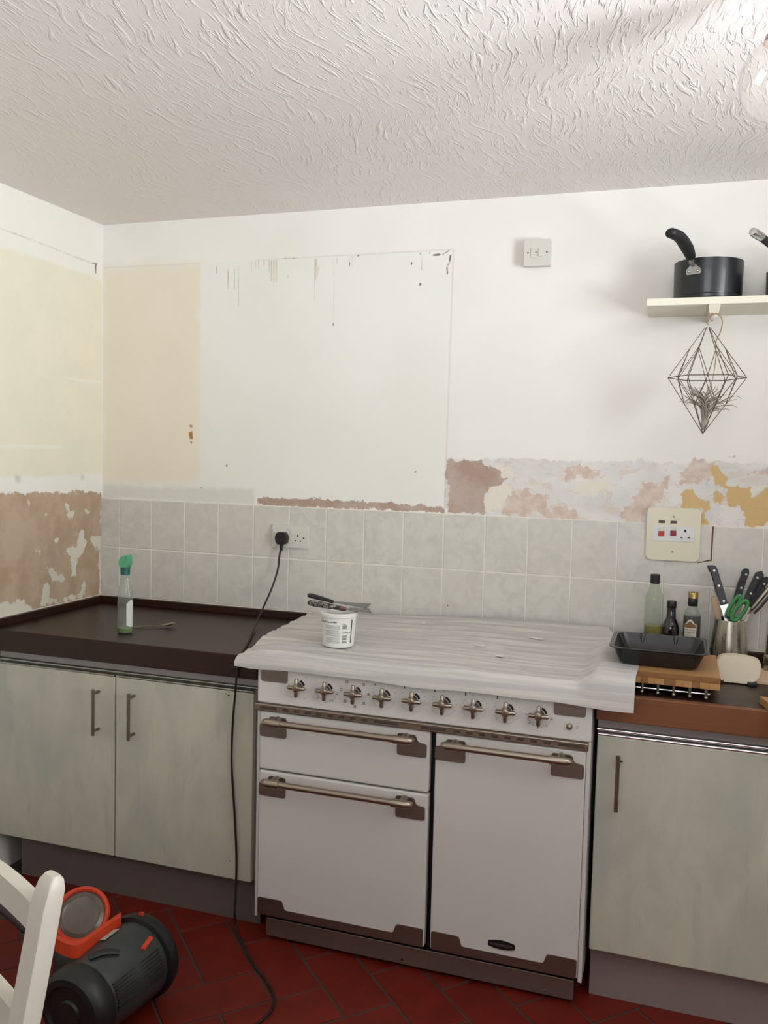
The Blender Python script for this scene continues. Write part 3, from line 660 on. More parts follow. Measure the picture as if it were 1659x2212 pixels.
# ------------------------------------------------------------------ filler tub and filling knives
M_TUB = plain('white_plastic_tub', S(226, 226, 220), .35, 0, .02, 8)
M_GREYP = plain('grey_print', S(120, 120, 118), .6)
tp = at(731, 1392, 2, .932); tz = on_sheet(tp.x, tp.y)+.0022; tp.z = tz
tub = thing('filler_tub', 'white plastic tub of filler standing on the foam sheet', 'tub', tp)
RB, RT, TH = .0485, .0555, .108
prof = [(0, 0), (RB-.003, 0), (RB, .003), (RT, TH-.012), (RT+.0040, TH-.012), (RT+.0045, TH-.002), (RT+.003, TH), (RT-.0005, TH), (RT-.0015, TH-.02), (RB-.003, .004), (0, .004)]
b = B(); b.lathe(prof, tp, 48); b.out('pot', M_TUB, tub)
b = B(); b.lathe([(0, TH-.022), (.02, TH-.018), (.04, TH-.021), (RT-.0022, TH-.02), (RT-.0022, TH-.03), (0, TH-.03)], tp, 32); b.out('filler', plain('white_filler_paste', S(215, 212, 205), .8, 0, .08, 40), tub)
cdir = math.atan2(CAM[1]-tp.y, CAM[0]-tp.x)
def wrap(x, z, lift=.0004):              # label space: x along the girth from the side facing the camera, z up
    r = RB+(RT-RB)*(z-.003)/(TH-.015)+lift; a = cdir+x/((RB+RT)/2); return tp+Vector((r*math.cos(a), r*math.sin(a), z))
def patch(b, x0, x1, z0, z1, n_=4):
    V = [[b.bm.verts.new(wrap(x0+(x1-x0)*i/n_, z)) for i in range(n_+1)] for z in (z0, z1)]
    for i in range(n_): b.bm.faces.new((V[0][i], V[0][i+1], V[1][i+1], V[1][i]))
b = B()
add_text(b, 'Ready to use all purpose filler', .0068, lambda x, y: wrap(x-.0870, .0795+y), False, .00012)
add_text(b, '1.5kg e', .0095, lambda x, y: wrap(x+.0100, .0475+y), False, .00012)
patch(b, .0110, .0255, .0630, .0728); patch(b, .0410, .0450, .016, .0890)
for i, (h0, h1) in enumerate(((.0170, .0195), (.0205, .0212), (.0220, .0232), (.0262, .0268), (.0278, .0290), (.0305, .0322), (.0335, .0342), (.0355, .0376), (.0388, .0402))): patch(b, .0105, .0262, h0, h1)
b.out('label_print', M_INK, tub, 180, stuff=True)
b = B()
for i in range(16):
    z = .0705-i*.0032-(.003 if i > 3 else 0)-(.003 if i > 9 else 0); patch(b, -.044, .0055-random.uniform(0, .006), z, z+.0011)
patch(b, .0110, .0255, .0590, .0605); patch(b, .0110, .022, .0742, .0756); b.out('small_print', M_GREYP, tub, 180, stuff=True)
b = B()
for cx in (.0147, .0218):
    for k in range(14):
        a0, a1 = 2*PI*k/14, 2*PI*(k+1)/14
        q = [(cx+r_*math.cos(a), .0679+r_*math.sin(a)) for r_, a in ((.0020, a0), (.0020, a1), (.0031, a1), (.0031, a0))]
        b.bm.faces.new([b.bm.verts.new(wrap(x, z, .0008)) for x, z in q])
b.out('pictogram', M_TUB, tub, 180)
nt = NT('plaster_spattered_grip'); co = nt.coord(); f = nt.rng(nt.noise(co, 75, 5, .7, 1.5), .5, .6)
MSPAT = nt.set(Base_Color=nt.mix(f, S(34, 35, 33), S(158, 156, 148)), Roughness=.6)
M_BLADE = brushed('filling_knife_steel', S(120, 120, 118), .3)
zt = tz+TH
def knife(name, label, end, neck, tip, z_end, z_neck, z_tip, mat, wn, wt_, rr, ring=None):
    e, n_, t_ = (at(end[0], end[1], 2, z_end), at(neck[0], neck[1], 2, z_neck), at(tip[0], tip[1], 2, z_tip))
    o = thing(name, label, 'filling knife', n_, 'filling knives on the filler tub')
    d = (n_-e); b = B(); b.tube([e-d*.01, e+d*.02, e+d*.14, e+d*.38, e+d*.7, e+d*.94, n_], [.003, rr*.8, rr, rr*.92, rr*.75, rr*.62, rr*.4], 14, 3, .62); b.out('grip', mat, o)
    d = (t_-n_); L_ = d.length; d.normalize(); s_ = d.cross(Vector((0, 0, 1))).normalized(); up = s_.cross(d).normalized()
    P = lambda a, c_, h_: n_-d*.012+d*a+s_*c_+up*h_
    b = B(); b.prism([(0, -.004), (.02, -.005), (.035, -wn/2), (L_+.012, -wt_/2), (L_+.012, wt_/2), (.035, wn/2), (.02, .005), (0, .004)], P, -.0006, .0006); b.out('blade', M_BLADE, o)
    if ring:
        b = B(); b.tube([n_-d*.016, n_-d*.012, n_+d*.002, n_+d*.006], [rr*.5, rr*.68, rr*.6, rr*.4], 14, 2, .62); b.out('collar', ring, o)
knife('filling_knife', 'filling knife with a clean black grip, at the back of the tub', (667, 1285), (720, 1300), (797, 1309), zt+.024, zt+.0125, zt+.005, M_BLACK, .030, .085, .0135)
knife('filling_knife', 'plaster-spattered filling knife lying at the front of the filler tub', (667, 1301), (744, 1315), (800, 1319), zt+.018, zt+.0085, zt+.0030, MSPAT, .060, .074, .0165, plain('red_spattered_collar', S(142, 92, 96), .5, 0, .5, 160))

# ------------------------------------------------------------------ socket, plug and its flex
M_WPL = plain('white_moulded_plastic', S(212, 209, 200), .35, 0, .02)
M_HOLE = plain('black_hole', S(18, 17, 16), .7)
sk = thing('double_socket', 'white double socket on the tiles with a black plug in it', 'socket', (.860, -.0082, 1.211))
b = B(); b.prism(rpoly(rect(.7855, .9345, 1.168, 1.2535), .004), XZ, -.0075, -.0185, .0018); b.out('faceplate', M_WPL, sk)
for x0 in (.8455, .8605):
    b = B(); b.box(x0, x0+.0125, -.0205, -.018, 1.216, 1.2385, .001, mat=None); b.out('rocker_switch', M_WPL, sk)
for (x, z, w_, h_) in ((.8925, 1.2145, .0048, .0085), (.8825, 1.1955, .0062, .0042), (.9035, 1.1955, .0062, .0042)):
    b = B(); b.box(x-w_/2, x+w_/2, -.0191, -.018, z-h_/2, z+h_/2); b.out('pin_hole', M_HOLE, sk)
b = B(); b.lathe([(.0028, 0), (.0028, .0008)], (.9165, -.0183, 1.207), 10, (0, -1, 0)); b.out('screw', M_HOLE, sk)
b = B(); b.box(.8475, .8555, -.0208, -.0205, 1.2355, 1.2375); b.out('red_flash', M_SLOT, sk)
pc = at(608, 1163, 1, -.036)
pw = thing('power_flex', 'black plug and flex running from the double socket down to the floor', 'plug and cable', pc)
out_ = rpoly([(-.0205, -.018), (-.012, -.0235), (.012, -.0235), (.0205, -.018), (.0245, .004), (.016, .0235), (-.016, .0235), (-.0245, .004)], .006)
b = B(); b.prism([(pc.x+a, pc.z+c_) for a, c_ in out_], XZ, -.0187, -.045, .004); b.out('plug', M_BLACK, pw)
b = B(); b.tube([(pc.x, -.034, pc.z-.02), (pc.x-.0005, -.0345, pc.z-.034), (pc.x-.0015, -.035, pc.z-.047)], [.0075, .0065, .0055], 12); b.out('strain_relief', M_BLACK, pw)
P = [Vector((pc.x-.001, -.035, pc.z-.04)), at(604, 1198, 1, -.037), at(600, 1230, 1, -.042), at(588, 1268, 1, -.062), at(572, 1305, 1, -.105), at(558, 1336, 1, -.19), at(548, 1360, 1, -.31), at(535, 1388, 2, .900), at(525, 1406, 2, .898), at(517, 1428, 1, -.641), at(512, 1452, 1, -.643),
     at(508, 1500, 1, -.636), at(503, 1560, 1, -.625), at(500, 1640, 1, -.618), at(503, 1700, 1, -.617), at(508, 1780, 1, -.617), at(511, 1860, 1, -.618), at(509, 1930, 1, -.626), at(507, 1975, 1, -.640), at(510, 2005, 2, .012), at(522, 2035, 2, .0045), at(545, 2078, 2, .0045), at(575, 2118, 2, .0045), at(591, 2148, 2, .0045), at(591, 2170, 2, .0045), at(578, 2192, 2, .0045), at(552, 2214, 2, .0045), at(515, 2235, 2, .0045)]
b = B(); b.tube(P, .0037, 8, 5); b.out('flex', plain('black_rubber_flex', S(24, 23, 22), .5), pw)

# ------------------------------------------------------------------ fused switch and cooker control plate
sw = thing('fused_switch', 'white square fused switch high on the wall', 'switch', (1.766, -.002, 2.228))
b = B(); b.box(1.723, 1.809, -.030, .001, 2.186, 2.271, .002); b.out('back_box', M_WPL, sw)
b = B(); b.prism(rpoly(rect(1.7215, 1.8105, 2.1845, 2.2725), .003), XZ, -.030, -.0365, .0016); b.out('faceplate', M_WPL, sw)
b = B(); b.box(1.7445, 1.766, -.039, -.036, 2.2115, 2.2445, .001); fh = b.out('fuse_holder', M_WPL, sw)
b = B(); b.lathe([(.0022, 0), (.0022, .0008)], (1.762, -.0388, 2.229), 10, (0, -1, 0)); b.out('fuse_screw', M_HOLE, fh)
b = B(); b.box(1.770, 1.788, -.0395, -.036, 2.2155, 2.242, .0012, mat=None); b.out('rocker_switch', M_WPL, sw)
for x in (1.7345, 1.7985):
    b = B(); b.lathe([(.003, 0), (.0025, .0008)], (x, -.0363, 2.229), 12, (0, -1, 0)); b.out('screw', M_SLOT, sw)
M_CREAM = plain('cream_switch_plate', S(222, 216, 192), .35, 0, .02)
M_RED = plain('red_rocker', S(186, 30, 36), .35); M_DRED = plain('dark_red_rocker', S(132, 22, 34), .4)
cpl = thing('cooker_control_unit', 'cream cooker control plate with two red switches and a socket', 'switch', (2.246, -.0082, 1.290))
b = B(); b.prism(rpoly(rect(2.1615, 2.3305, 1.2035, 1.3785), .014), XZ, -.0078, -.0165, .0020); fp = b.out('faceplate', M_CREAM, cpl)
X7 = lambda u, v: at(1280+u/4.095, 1080+v/4.095, 1, -.017)
q = [X7(*s_) for s_ in ((530, 223), (902, 238), (895, 372), (527, 357))]
b = B(); b.prism(rpoly([(q[3].x, q[3].z), (q[2].x, q[2].z), (q[1].x, q[1].z), (q[0].x, q[0].z)], .002), XZ, -.0160, -.0182, .0006); b.out('switch_module', plain('white_module', S(222, 222, 222), .35), cpl)
for (u, v, m_) in ((609, 297, M_RED), (714, 293, M_DRED)):
    p = X7(u, v); b = B(); b.box(p.x-.0092, p.x+.0092, -.0215, -.018, p.z-.0085, p.z+.0085, .0012); b.out('red_switch', m_, cpl, label='red rocker switch')
    p = X7(u+2, v-42); b = B(); b.box(p.x-.0092, p.x+.0092, -.0195, -.018, p.z-.0075, p.z+.0060, .0008); b.out('switch_seat', M_WPL, cpl)
for (u, v) in ((613, 193), (718, 197)):
    p = X7(u, v); b = B(); b.box(p.x-.0100, p.x+.0100, -.0172, -.016, p.z-.0045, p.z+.0045, .0004); b.out('neon_window', plain('dark_neon', S(66, 30, 28), .3), cpl)
for (u, v, w_, h_) in ((820, 274, .0060, .0090), (787, 333, .0062, .0042), (851, 334, .0062, .0042)):
    p = X7(u, v); b = B(); b.box(p.x-w_/2, p.x+w_/2, -.0188, -.018, p.z-h_/2, p.z+h_/2); b.out('pin_hole', M_HOLE if v < 300 else M_SLOT, cpl)
for (u, v) in ((719, 150), (706, 459)):
    p = X7(u, v); b = B(); b.lathe([(.0038, 0), (.0034, .0012), (.0012, .0014), (0, .0008)], (p.x, -.0163, p.z), 14, (0, -1, 0)); b.out('screw', M_STEEL, cpl)

# ------------------------------------------------------------------ spray bottle and spoon on the left worktop
bp = at(270, 1367, 2, TOP); bp.z = TOP+.0005
sb = thing('spray_bottle', 'clear spray bottle with green cap on the left worktop', 'bottle', bp)
M_CLEAR = thin_glass('clear_plastic', S(240, 245, 240), .10); M_GREENL = glass('green_cleaning_liquid', S(70, 130, 40), .03, 1.33)
hB = .200
prof = [(0, .001), (.026, .001), (.0290, .005), (.0290, .06), (.0280, .115), (.0262, .135), (.0225, .158), (.0165, .178), (.0145, .193), (.0145, .212)]
b = B(); b.lathe(prof, bp, 40, None, 1.0, .72); b.out('bottle_body', M_CLEAR, sb)
b = B(); b.lathe([(0, .0025), (.0245, .0025), (.0272, .006), (.0272, .017), (0, .0168)], bp, 32, None, 1.0, .70); b.out('liquid', plain('green_liquid', S(96, 132, 50), .15, 0, .1, 30), sb)
b = B(); b.lathe([(.0146, .203), (.0162, .203), (.0162, .228), (.0146, .229)], bp, 28); b.out('collar', plain('teal_collar', S(22, 92, 82), .4), sb)
pts = [(-.0125, .2285), (.0105, .2285), (.0118, .2345), (.0160, .243), (.0170, .256), (.0155, .270), (.0150, .2775), (.006, .2765), (-.004, .2735), (-.0125, .2665), (-.0165, .255), (-.0165, .2435), (-.0135, .237)]
b = B(); b.prism(rpoly(pts, .003, 3), lambda a, c_, d: bp+Vector((a*.96, d+.3*a, c_*1.0-.006)), .012, -.012, .004); b.out('spray_cap', plain('translucent_green_cap', S(84, 158, 116), .3, 0, .05, 20), sb)
b = B(); V = []
for k in range(9):
    t = k/8; a = -PI/2+.62+t*1.10; rr = .0294; zz0 = .024+.012*(1-math.sin(PI*t*.5+.5)); zz1 = .118-.03*abs(t-.6)**1.5
    V.append([bp+Vector((rr*math.cos(a), .735*rr*math.sin(a), z)) for z in np.linspace(zz0, zz1, 8)])
b.rings(V, closed=False); b.out('label', plain('white_bottle_label', S(214, 214, 210), .5, 0, .1, 60), sb, 180)
sp0, sp1, sp2 = at(292, 1354, 2, TOP+.004), at(348, 1353, 2, TOP+.004), at(375, 1343, 2, TOP+.010)
sp = thing('teaspoon', 'small metal teaspoon lying behind the spray bottle', 'spoon', (sp1.x, sp1.y, TOP))
b = B(); d = sp1-sp0; b.tube([sp0-d*.25, sp0, sp0+d*.5+Vector((0, 0, .003)), sp1], [.0045, .0042, .0028, .0022], 10, 3, .35); b.out('spoon_handle', M_STEEL, sp)
sd = Vector((d.x, d.y, 0)).normalized(); ss = Vector((-sd.y, sd.x, 0)); V = []
for i in range(11):
    t = i/10; wd = .0155*math.sin(PI*min(1, .06+t*.92))**.6; row = []
    for j in range(9):
        q_ = j/4-1; dep = .007*(1-q_*q_)*math.sin(PI*t); row.append(sp1+sd*(t*.052)+ss*(wd*q_)+Vector((0, 0, .009*t+.0045-dep)))
    V.append(row)
b = B(); b.rings(V, closed=False); bmesh.ops.recalc_face_normals(b.bm, faces=b.bm.faces); bmesh.ops.solidify(b.bm, geom=b.bm.faces[:], thickness=.0012); b.out('spoon_bowl', M_STEEL, sp, 80)

# ------------------------------------------------------------------ right worktop: trivet, board, tin
tv = thing('trivet', 'chrome wire trivet with ball ends below the chopping board', 'trivet', (2.24, -.48, TOP))
for i in range(5):
    x = 2.349-.0413*i
    b = B(); b.tube([(x, -.600, .9005), (x, -.37, .9005)], .0042, 10); b.sphere((x, -.600, .9005), .0060, 12); b.out('rod', M_STEEL, tv)
for y in (-.588, -.385):
    b = B(); b.tube([(2.162, y, .9085), (2.356, y, .9085)], .0032, 10); b.sphere((2.356, y, .9085), .0048, 10); b.out('cross_bar', M_CHROME, tv)
for x in (2.349-.0413*i for i in range(5)):
    b = B(); b.cyl((x, -.588, .9005), (x, -.588, .9235), .0048, 10); b.out('post', M_STEEL, tv)
M_BAM = wood('bamboo_board_top', S(166, 122, 76), S(192, 150, 100), .42, (2, 40, 40)); M_BAMD = wood('bamboo_edge', S(126, 86, 50), S(148, 106, 64), .45, (30, 4, 30))
cb = thing('chopping_board', 'thick bamboo chopping board of two layers under the roasting tin', 'chopping board', (2.24, -.47, .924))
YB0, YB1 = -.600, -.305
b = B(); b.box(2.088, 2.3835, YB0, YB1, .9415, .9580, .0015); b.out('top_layer', M_BAMD, cb)
b = B()
for i in range(14):
    x0 = 2.0885+i*.02105; b.box(x0, x0+.0207, YB0+.002, YB1-.002, .9575, .9583)
b.out('top_strips', M_BAM, cb); 
x = 2.088; k = 0
while x < 2.382:
    w_ = random.choice((.019, .024, .029)); x1 = min(2.3835, x+w_)
    if 2.3835-x1 < .008: x1 = 2.3835
    b = B(); b.box(x, x1-.0003, YB0-.0006, YB1, .9242, .9414, .0006)
    b.out('stave', (M_BAM, M_BAMD, wood('bamboo_mid_%d' % k, S(150+7*(k % 3), 108+6*(k % 3), 64), S(178, 136, 86), .45, (30, 4, 4)))[k % 3], cb); x = x1; k += 1
# roasting tin
TZ0 = .9628
M_TIN = plain('black_nonstick_tin', S(34, 35, 37), .24, 0, .08, 20)
tn = thing('roasting_tin', 'black non-stick roasting tin on the chopping board', 'roasting tin', (2.22, -.45, TZ0))
def rrect(cx, cy, hx, hy, r, z, n_=6):
    out = []
    for sx, sy, a0 in ((1, 1, 0), (-1, 1, 90), (-1, -1, 180), (1, -1, 270)):
        for k in range(n_+1):
            a = math.radians(a0+90*k/n_); out.append(Vector((cx+sx*(hx-r)+r*math.cos(a), cy+sy*(hy-r)+r*math.sin(a), z)))
    return out
tcx, tcy = 2.2225, -.450
b = B(); b.rings([rrect(tcx, tcy, .100, .098, .02, TZ0), rrect(tcx, tcy, .104, .102, .022, TZ0+.002), rrect(tcx, tcy, .122, .116, .028, TZ0+.044), rrect(tcx, tcy, .133, .126, .032, TZ0+.0455), rrect(tcx, tcy, .1345, .1275, .033, TZ0+.0465), rrect(tcx, tcy, .133, .126, .032, TZ0+.048),
    rrect(tcx, tcy, .121, .115, .028, TZ0+.047), rrect(tcx, tcy, .1035, .101, .022, TZ0+.0045), rrect(tcx, tcy, .099, .097, .02, TZ0+.0025)]); b.out('pan', M_TIN, tn, 60)
for x in (tcx-.05, tcx+.045):
    b = B(); b.tube([(x, -.450+.1165, TZ0+.0478), (x, -.450+.1115, TZ0+.040), (x, -.450+.107, TZ0+.024)], [.008, .0075, .003], 10, 2, .4); b.out('pouring_rib', M_TIN, tn)

# ------------------------------------------------------------------ bottles behind the tin
M_OILG = thin_glass('clear_bottle_glass', S(240, 244, 239), .06)
def lathe_part(root, name, mat, prof, p, seg=32): b = B(); b.lathe(prof, p, seg); return b.out(name, mat, root)
p = Vector((at(1409, 1395, 1, -.075).x, -.075, TOP+.0005)); zt_ = at(1411, 1240, 1, -.075).z-p.z
t = thing('oil_bottle', 'tall clear oil bottle with black cap, nearly empty, behind the roasting tin', 'bottle', p)
lathe_part(t, 'bottle_body', M_OILG, [(0, .001), (.027, .001), (.0295, .005), (.0295, zt_-.085), (.0275, zt_-.070), (.019, zt_-.050), (.0145, zt_-.036), (.0140, zt_-.006), (.0125, zt_-.004)], p)
lathe_part(t, 'oil', plain('yellow_olive_oil', S(140, 124, 46), .1, 0, .05, 20), [(0, .003), (.0255, .003), (.0282, .006), (.0282, at(1408, 1350, 1, -.075).z-p.z), (0, at(1408, 1350, 1, -.075).z-p.z)], p)
lathe_part(t, 'cap', M_BLACK, [(.0152, zt_-.030), (.0152, zt_-.002), (.0135, zt_), (0, zt_)], p, 24)
b = B(); V = []
for k in range(7):
    a = -.42+k*.16; V.append([p+Vector((.0299*math.cos(a), .0299*math.sin(a), z)) for z in (.03, .125)])
b.rings(V, closed=False); b.out('label', plain('pale_oil_label', S(206, 210, 196), .5), t, 180)
p = Vector((at(1447, 1395, 1, -.075).x, -.085, TOP+.0005)); zt_ = at(1448, 1298, 1, -.085).z-p.z
M_DKG = plain('near_black_bottle', S(20, 17, 18), .12, 0, .1, 20, Coat_Weight=.5)
t = thing('sauce_bottle', 'small near-black bottle with black cap, the shortest of the three', 'bottle', p)
lathe_part(t, 'bottle_body', M_DKG, [(0, .001), (.024, .001), (.0265, .005), (.0265, zt_-.088), (.0225, zt_-.072), (.0150, zt_-.056), (.0132, zt_-.018), (.0130, zt_-.004)], p)
lathe_part(t, 'cap', M_BLACK, [(.0142, zt_-.022), (.0150, zt_-.020), (.0150, zt_-.002), (.0140, zt_), (0, zt_)], p, 24)
def bend(p, r, dirang, x, z): a = dirang+x/r; return p+Vector((r*math.cos(a), r*math.sin(a), z))
b = B(); V = [[bend(p, .0268, -1.75, x, z) for z in (.0555, .0565)] for x in np.linspace(-.018, .022, 9)]; b.rings(V, closed=False); V = [[bend(p, .0268, -1.75, x, z) for z in (.052, .0526)] for x in np.linspace(-.018, .016, 9)]; b.rings(V, closed=False)
b.out('label', plain('grey_sauce_print', S(160, 158, 160), .5), t, 180)
p = Vector((at(1492, 1400, 1, -.085).x, -.085, TOP+.0005)); zt_ = at(1495, 1278, 1, -.085).z-p.z
t = thing('vinegar_bottle', 'balsamic vinegar bottle with gold cap and white label, nearest the knives', 'bottle', p)
lathe_part(t, 'bottle_body', M_OILG, [(0, .001), (.025, .001), (.0275, .005), (.0275, zt_-.082), (.0255, zt_-.072), (.0165, zt_-.054), (.0140, zt_-.042), (.0138, zt_-.010)], p)
lathe_part(t, 'vinegar', M_DKG, [(0, .003), (.0245, .003), (.0262, .006), (.0266, .0065), (.0266, at(1492, 1329, 1, -.085).z-p.z), (.010, at(1492, 1328, 1, -.085).z-p.z), (0, at(1492, 1328, 1, -.085).z-p.z)], p)
lathe_part(t, 'neck_sleeve', M_BLACK, [(.0143, zt_-.046), (.0150, zt_-.045), (.0150, zt_-.021), (.0143, zt_-.020)], p, 24)
prof = [(.0145, zt_-.020)]
for k in range(5): prof += [(.0160, zt_-.0195+k*.0034), (.0152, zt_-.0178+k*.0034)]
prof += [(.0155, zt_-.001), (.014, zt_), (0, zt_)]
lathe_part(t, 'cap', brushed('gold_screw_cap', S(206, 182, 120), .28), prof, p, 28)
DA = math.atan2(CAM[1]-p.y, CAM[0]-p.x)-.18
def lab(b, poly, lift, n_=14):
    """outline in label space, subdivided along x so that it follows the bottle"""
    xs = np.linspace(min(q[0] for q in poly), max(q[0] for q in poly), n_); P_ = np.array(poly)
    def ext(x):
        zs = []
        for i in range(len(P_)):
            a, c_ = P_[i-1], P_[i]
            if (a[0]-x)*(c_[0]-x) <= 1e-12 and abs(a[0]-c_[0]) > 1e-9: zs.append(a[1]+(c_[1]-a[1])*(x-a[0])/(c_[0]-a[0]))
        return min(zs), max(zs)
    V = []
    for x in xs:
        z0, z1 = ext(min(max(x, xs[0]+1e-6), xs[-1]-1e-6)); V.append([bend(p, .0276+lift, DA, x, z) for z in (z0, z1)])
    b.rings(V, closed=False)
zv = lambda v: at(1492, v, 1, p.y-.026).z-p.z
b = B(); lab(b, [(-.0205, .030), (.0205, .030), (.0205, zv(1349)), (.013, zv(1347)), (.007, zv(1340)), (0, zv(1337.5)), (-.007, zv(1340)), (-.013, zv(1347)), (-.0205, zv(1349))], .0002); lb = b.out('label', plain('cream_vinegar_label', S(214, 208, 190), .5), t, 180)
b = B(); lab(b, [(-.0195, zv(1356.5)), (.0195, zv(1356.5)), (.0195, zv(1349.5)), (.010, zv(1348)), (0, zv(1341)), (-.010, zv(1348)), (-.0195, zv(1349.5))], .0005); b.out('label_band', plain('brown_gold_band', S(128, 96, 52), .5), lb, 180)
b = B(); add_text(b, 'BALSAMIC', .0074, lambda x, y: bend(p, .0281, DA, x, zv(1362.5)+y), True); add_text(b, 'VINEGAR', .0074, lambda x, y: bend(p, .0281, DA, x, zv(1368)+y), True); add_text(b, 'of Modena', .0052, lambda x, y: bend(p, .0281, DA, x, zv(1373)+y), True)
b.out('lettering', M_INK, lb, 180)

# ------------------------------------------------------------------ utensil pot and what stands in it
pp = Vector((at(1573, 1430, 1, -.105).x, -.095, TOP+.0005)); PZ = .142; RBp, RTp = .0605, .0455
nt = NT('brushed_stainless'); f = nt.noise(nt.coord(scale=(60, 60, .8)), 4, 2); nt.bump(f, .02, .0003)
MSS = nt.set(Base_Color=S(176, 170, 158), Metallic=1.0, Roughness=nt.rng(f, .3, .7, .24, .36))
up_ = thing('utensil_pot', 'conical brushed steel pot holding knives and scissors', 'utensil pot', pp)
b = B(); b.lathe([(0, .001), (RBp-.002, .001), (RBp, .003), (RTp, PZ), (RTp-.0018, PZ), (RBp-.0035, .006), (0, .005)], pp, 48); b.out('pot', MSS, up_)
def in_plane(p0, p1, facing=None):
    """frame for a flat tool running from p0 up to p1, its broad side to the room"""
    d = (p1-p0).normalized(); n_ = Vector((.12, -1, 0)); n_ = (n_-d*n_.dot(d)).normalized(); s_ = d.cross(n_).normalized()
    if s_.x < 0: s_ = -s_
    return lambda a, c_, h_: p0+d*a+s_*c_+n_*h_
M_GRIP = plain('black_riveted_grip', S(26, 26, 30), .38, 0, .08, 30); M_RIV = plain('pale_rivet', S(206, 204, 200), .3, .6)
M_KN = brushed('polished_knife_steel', S(226, 226, 224), .12)
def pot_knife(label, top, mid_, Ytop, Ymid, shape, rivets, Lg, blade_w, gw):
    p1 = at(top[0], top[1], 1, Ytop); pm = at(mid_[0], mid_[1], 1, Ymid); d = (p1-pm); Lh = d.length; d.normalize()
    zb = TOP+.012; p0 = pm-d*((pm.z-zb)/d.z)
    o = thing('kitchen_knife', label, 'knife', p0, 'knives in the utensil pot'); F = in_plane(pm, p1)
    b = B(); b.prism(rpoly([(q[1]*Lh, q[0]*gw) for q in shape], .003, 3), lambda a, c_, h_: F(a, c_, h_), -.006, .006, .002); g_ = b.out('grip', M_GRIP, o)
    for (rx, rz) in rivets:
        b = B(); c_ = F(rz*Lh, rx*gw, 0); n_ = (F(0, 0, 1)-F(0, 0, 0)); b.cyl(c_-n_*.0066, c_+n_*.0066, .0036, 12); b.out('rivet', M_RIV, g_)
    L_ = (pm-p0).length; b = B(); b.prism([(.004, -blade_w*.48), (.004, blade_w*.48), (-L_*.55, blade_w*.36), (-L_+.004, blade_w*.02), (-L_+.004, -blade_w*.05), (-L_*.5, -blade_w*.45)], lambda a, c_, h_: F(a, c_, h_), -.001, .001); b.out('blade', M_KN, o)
# outlines: (across, along) with along 0 at the bolster and 1 at the butt
pot_knife('largest black-handled knife, three rivets, leaning left in the pot', (1538, 1222), (1564, 1306), -.05, -.085,
    [(-.5, 0), (.5, 0), (.52, .25), (.50, .55), (.55, .85), (.45, .97), (.1, 1.0), (-.62, 1.03), (-.60, .90), (-.35, .82), (-.42, .62), (-.62, .35), (-.42, .12)], ((.08, .08), (.05, .47), (.06, .86)), 0, .026, .0235)
pot_knife('black-handled knife with curled butt, upright in the pot middle', (1612, 1230), (1590, 1298), -.055, -.075,
    [(-.5, 0), (.5, 0), (.5, .35), (.48, .7), (.55, .9), (.3, 1.03), (-.2, 1.03), (-.55, .93), (-.45, .78), (-.6, .5), (-.5, .2)], ((.1, .42), (.15, .85)), 0, .020, .021)
pot_knife('black-handled knife leaning right, second from the steel utensil', (1642, 1236), (1612, 1308), -.045, -.075,
    [(-.5, 0), (.5, 0), (.55, .4), (.5, .75), (.6, .95), (.1, 1.05), (-.5, .95), (-.55, .6), (-.6, .3)], ((-.1, .35), (-.1, .82)), 0, .020, .024)
pot_knife('black-handled knife leaning furthest right beside the steel utensil', (1655, 1248), (1622, 1312), -.065, -.085,
    [(-.5, 0), (.5, 0), (.55, .4), (.5, .75), (.6, .95), (.1, 1.05), (-.5, .95), (-.55, .6), (-.6, .3)], ((.1, .80),), 0, .018, .020)
M_BEECH = wood('beech_spoon', S(176, 142, 112), S(200, 168, 138), .6, (20, 20, 1.5))
p1, pm = at(1541, 1290, 1, -.072), at(1553, 1340, 1, -.080); d = (p1-pm).normalized(); p0 = pm-d*((pm.z-TOP-.014)/d.z)
b = B(); F = in_plane(p0, p1); L_ = (p1-p0).length
b.prism(rpoly([(0, -.006), (L_*.6, -.007), (L_*.9, -.0085), (L_, -.0055), (L_+.003, 0), (L_, .0055), (L_*.9, .0085), (L_*.6, .0075), (0, .006)], .004, 3), lambda a, c_, h_: F(a, c_, h_), -.004, .004, .0015)
single(b, 'wooden_spatula', M_BEECH, 'pale wooden handle in the pot behind the largest knife', 'spatula', None, p0)
# green scissors
M_GRN = plain('green_scissor_handle', S(62, 134, 74), .4, 0, .05, 20)
sc0 = at(1574, 1338, 1, -.125)
sci = thing('scissors', 'green-handled scissors standing in the steel pot', 'scissors', sc0)
def loop(cu, cv, ru, rv, ang, y, name):
    c_ = at(cu, cv, 1, y); ax = (at(cu+math.cos(ang)*10, cv+math.sin(ang)*10, 1, y)-c_).normalized(); bx_ = (at(cu-math.sin(ang)*10, cv+math.cos(ang)*10, 1, y)-c_).normalized()
    pts = [c_+ax*ru*math.cos(a)+bx_*rv*math.sin(a) for a in np.linspace(0, 2*PI, 29)]
    b = B(); b.tube(pts, .0062, 10, 0, 1.0); return b.out(name, M_GRN, sci)
loop(1586, 1308, .0355, .0085, math.radians(121), -.125, 'finger_loop'); loop(1598, 1319, .0370, .0125, math.radians(127), -.142, 'finger_loop')
b = B(); F = in_plane(at(1582, 1350, 1, -.125), at(1591, 1320, 1, -.128)); b.prism(rpoly([(-.05, -.006), (.012, -.014), (.02, -.006), (.016, .012), (.008, .016), (-.05, .008)], .004), lambda a, c_, h_: F(a, c_, h_), -.004, .004, .001); b.out('grip', M_BLACK, sci)
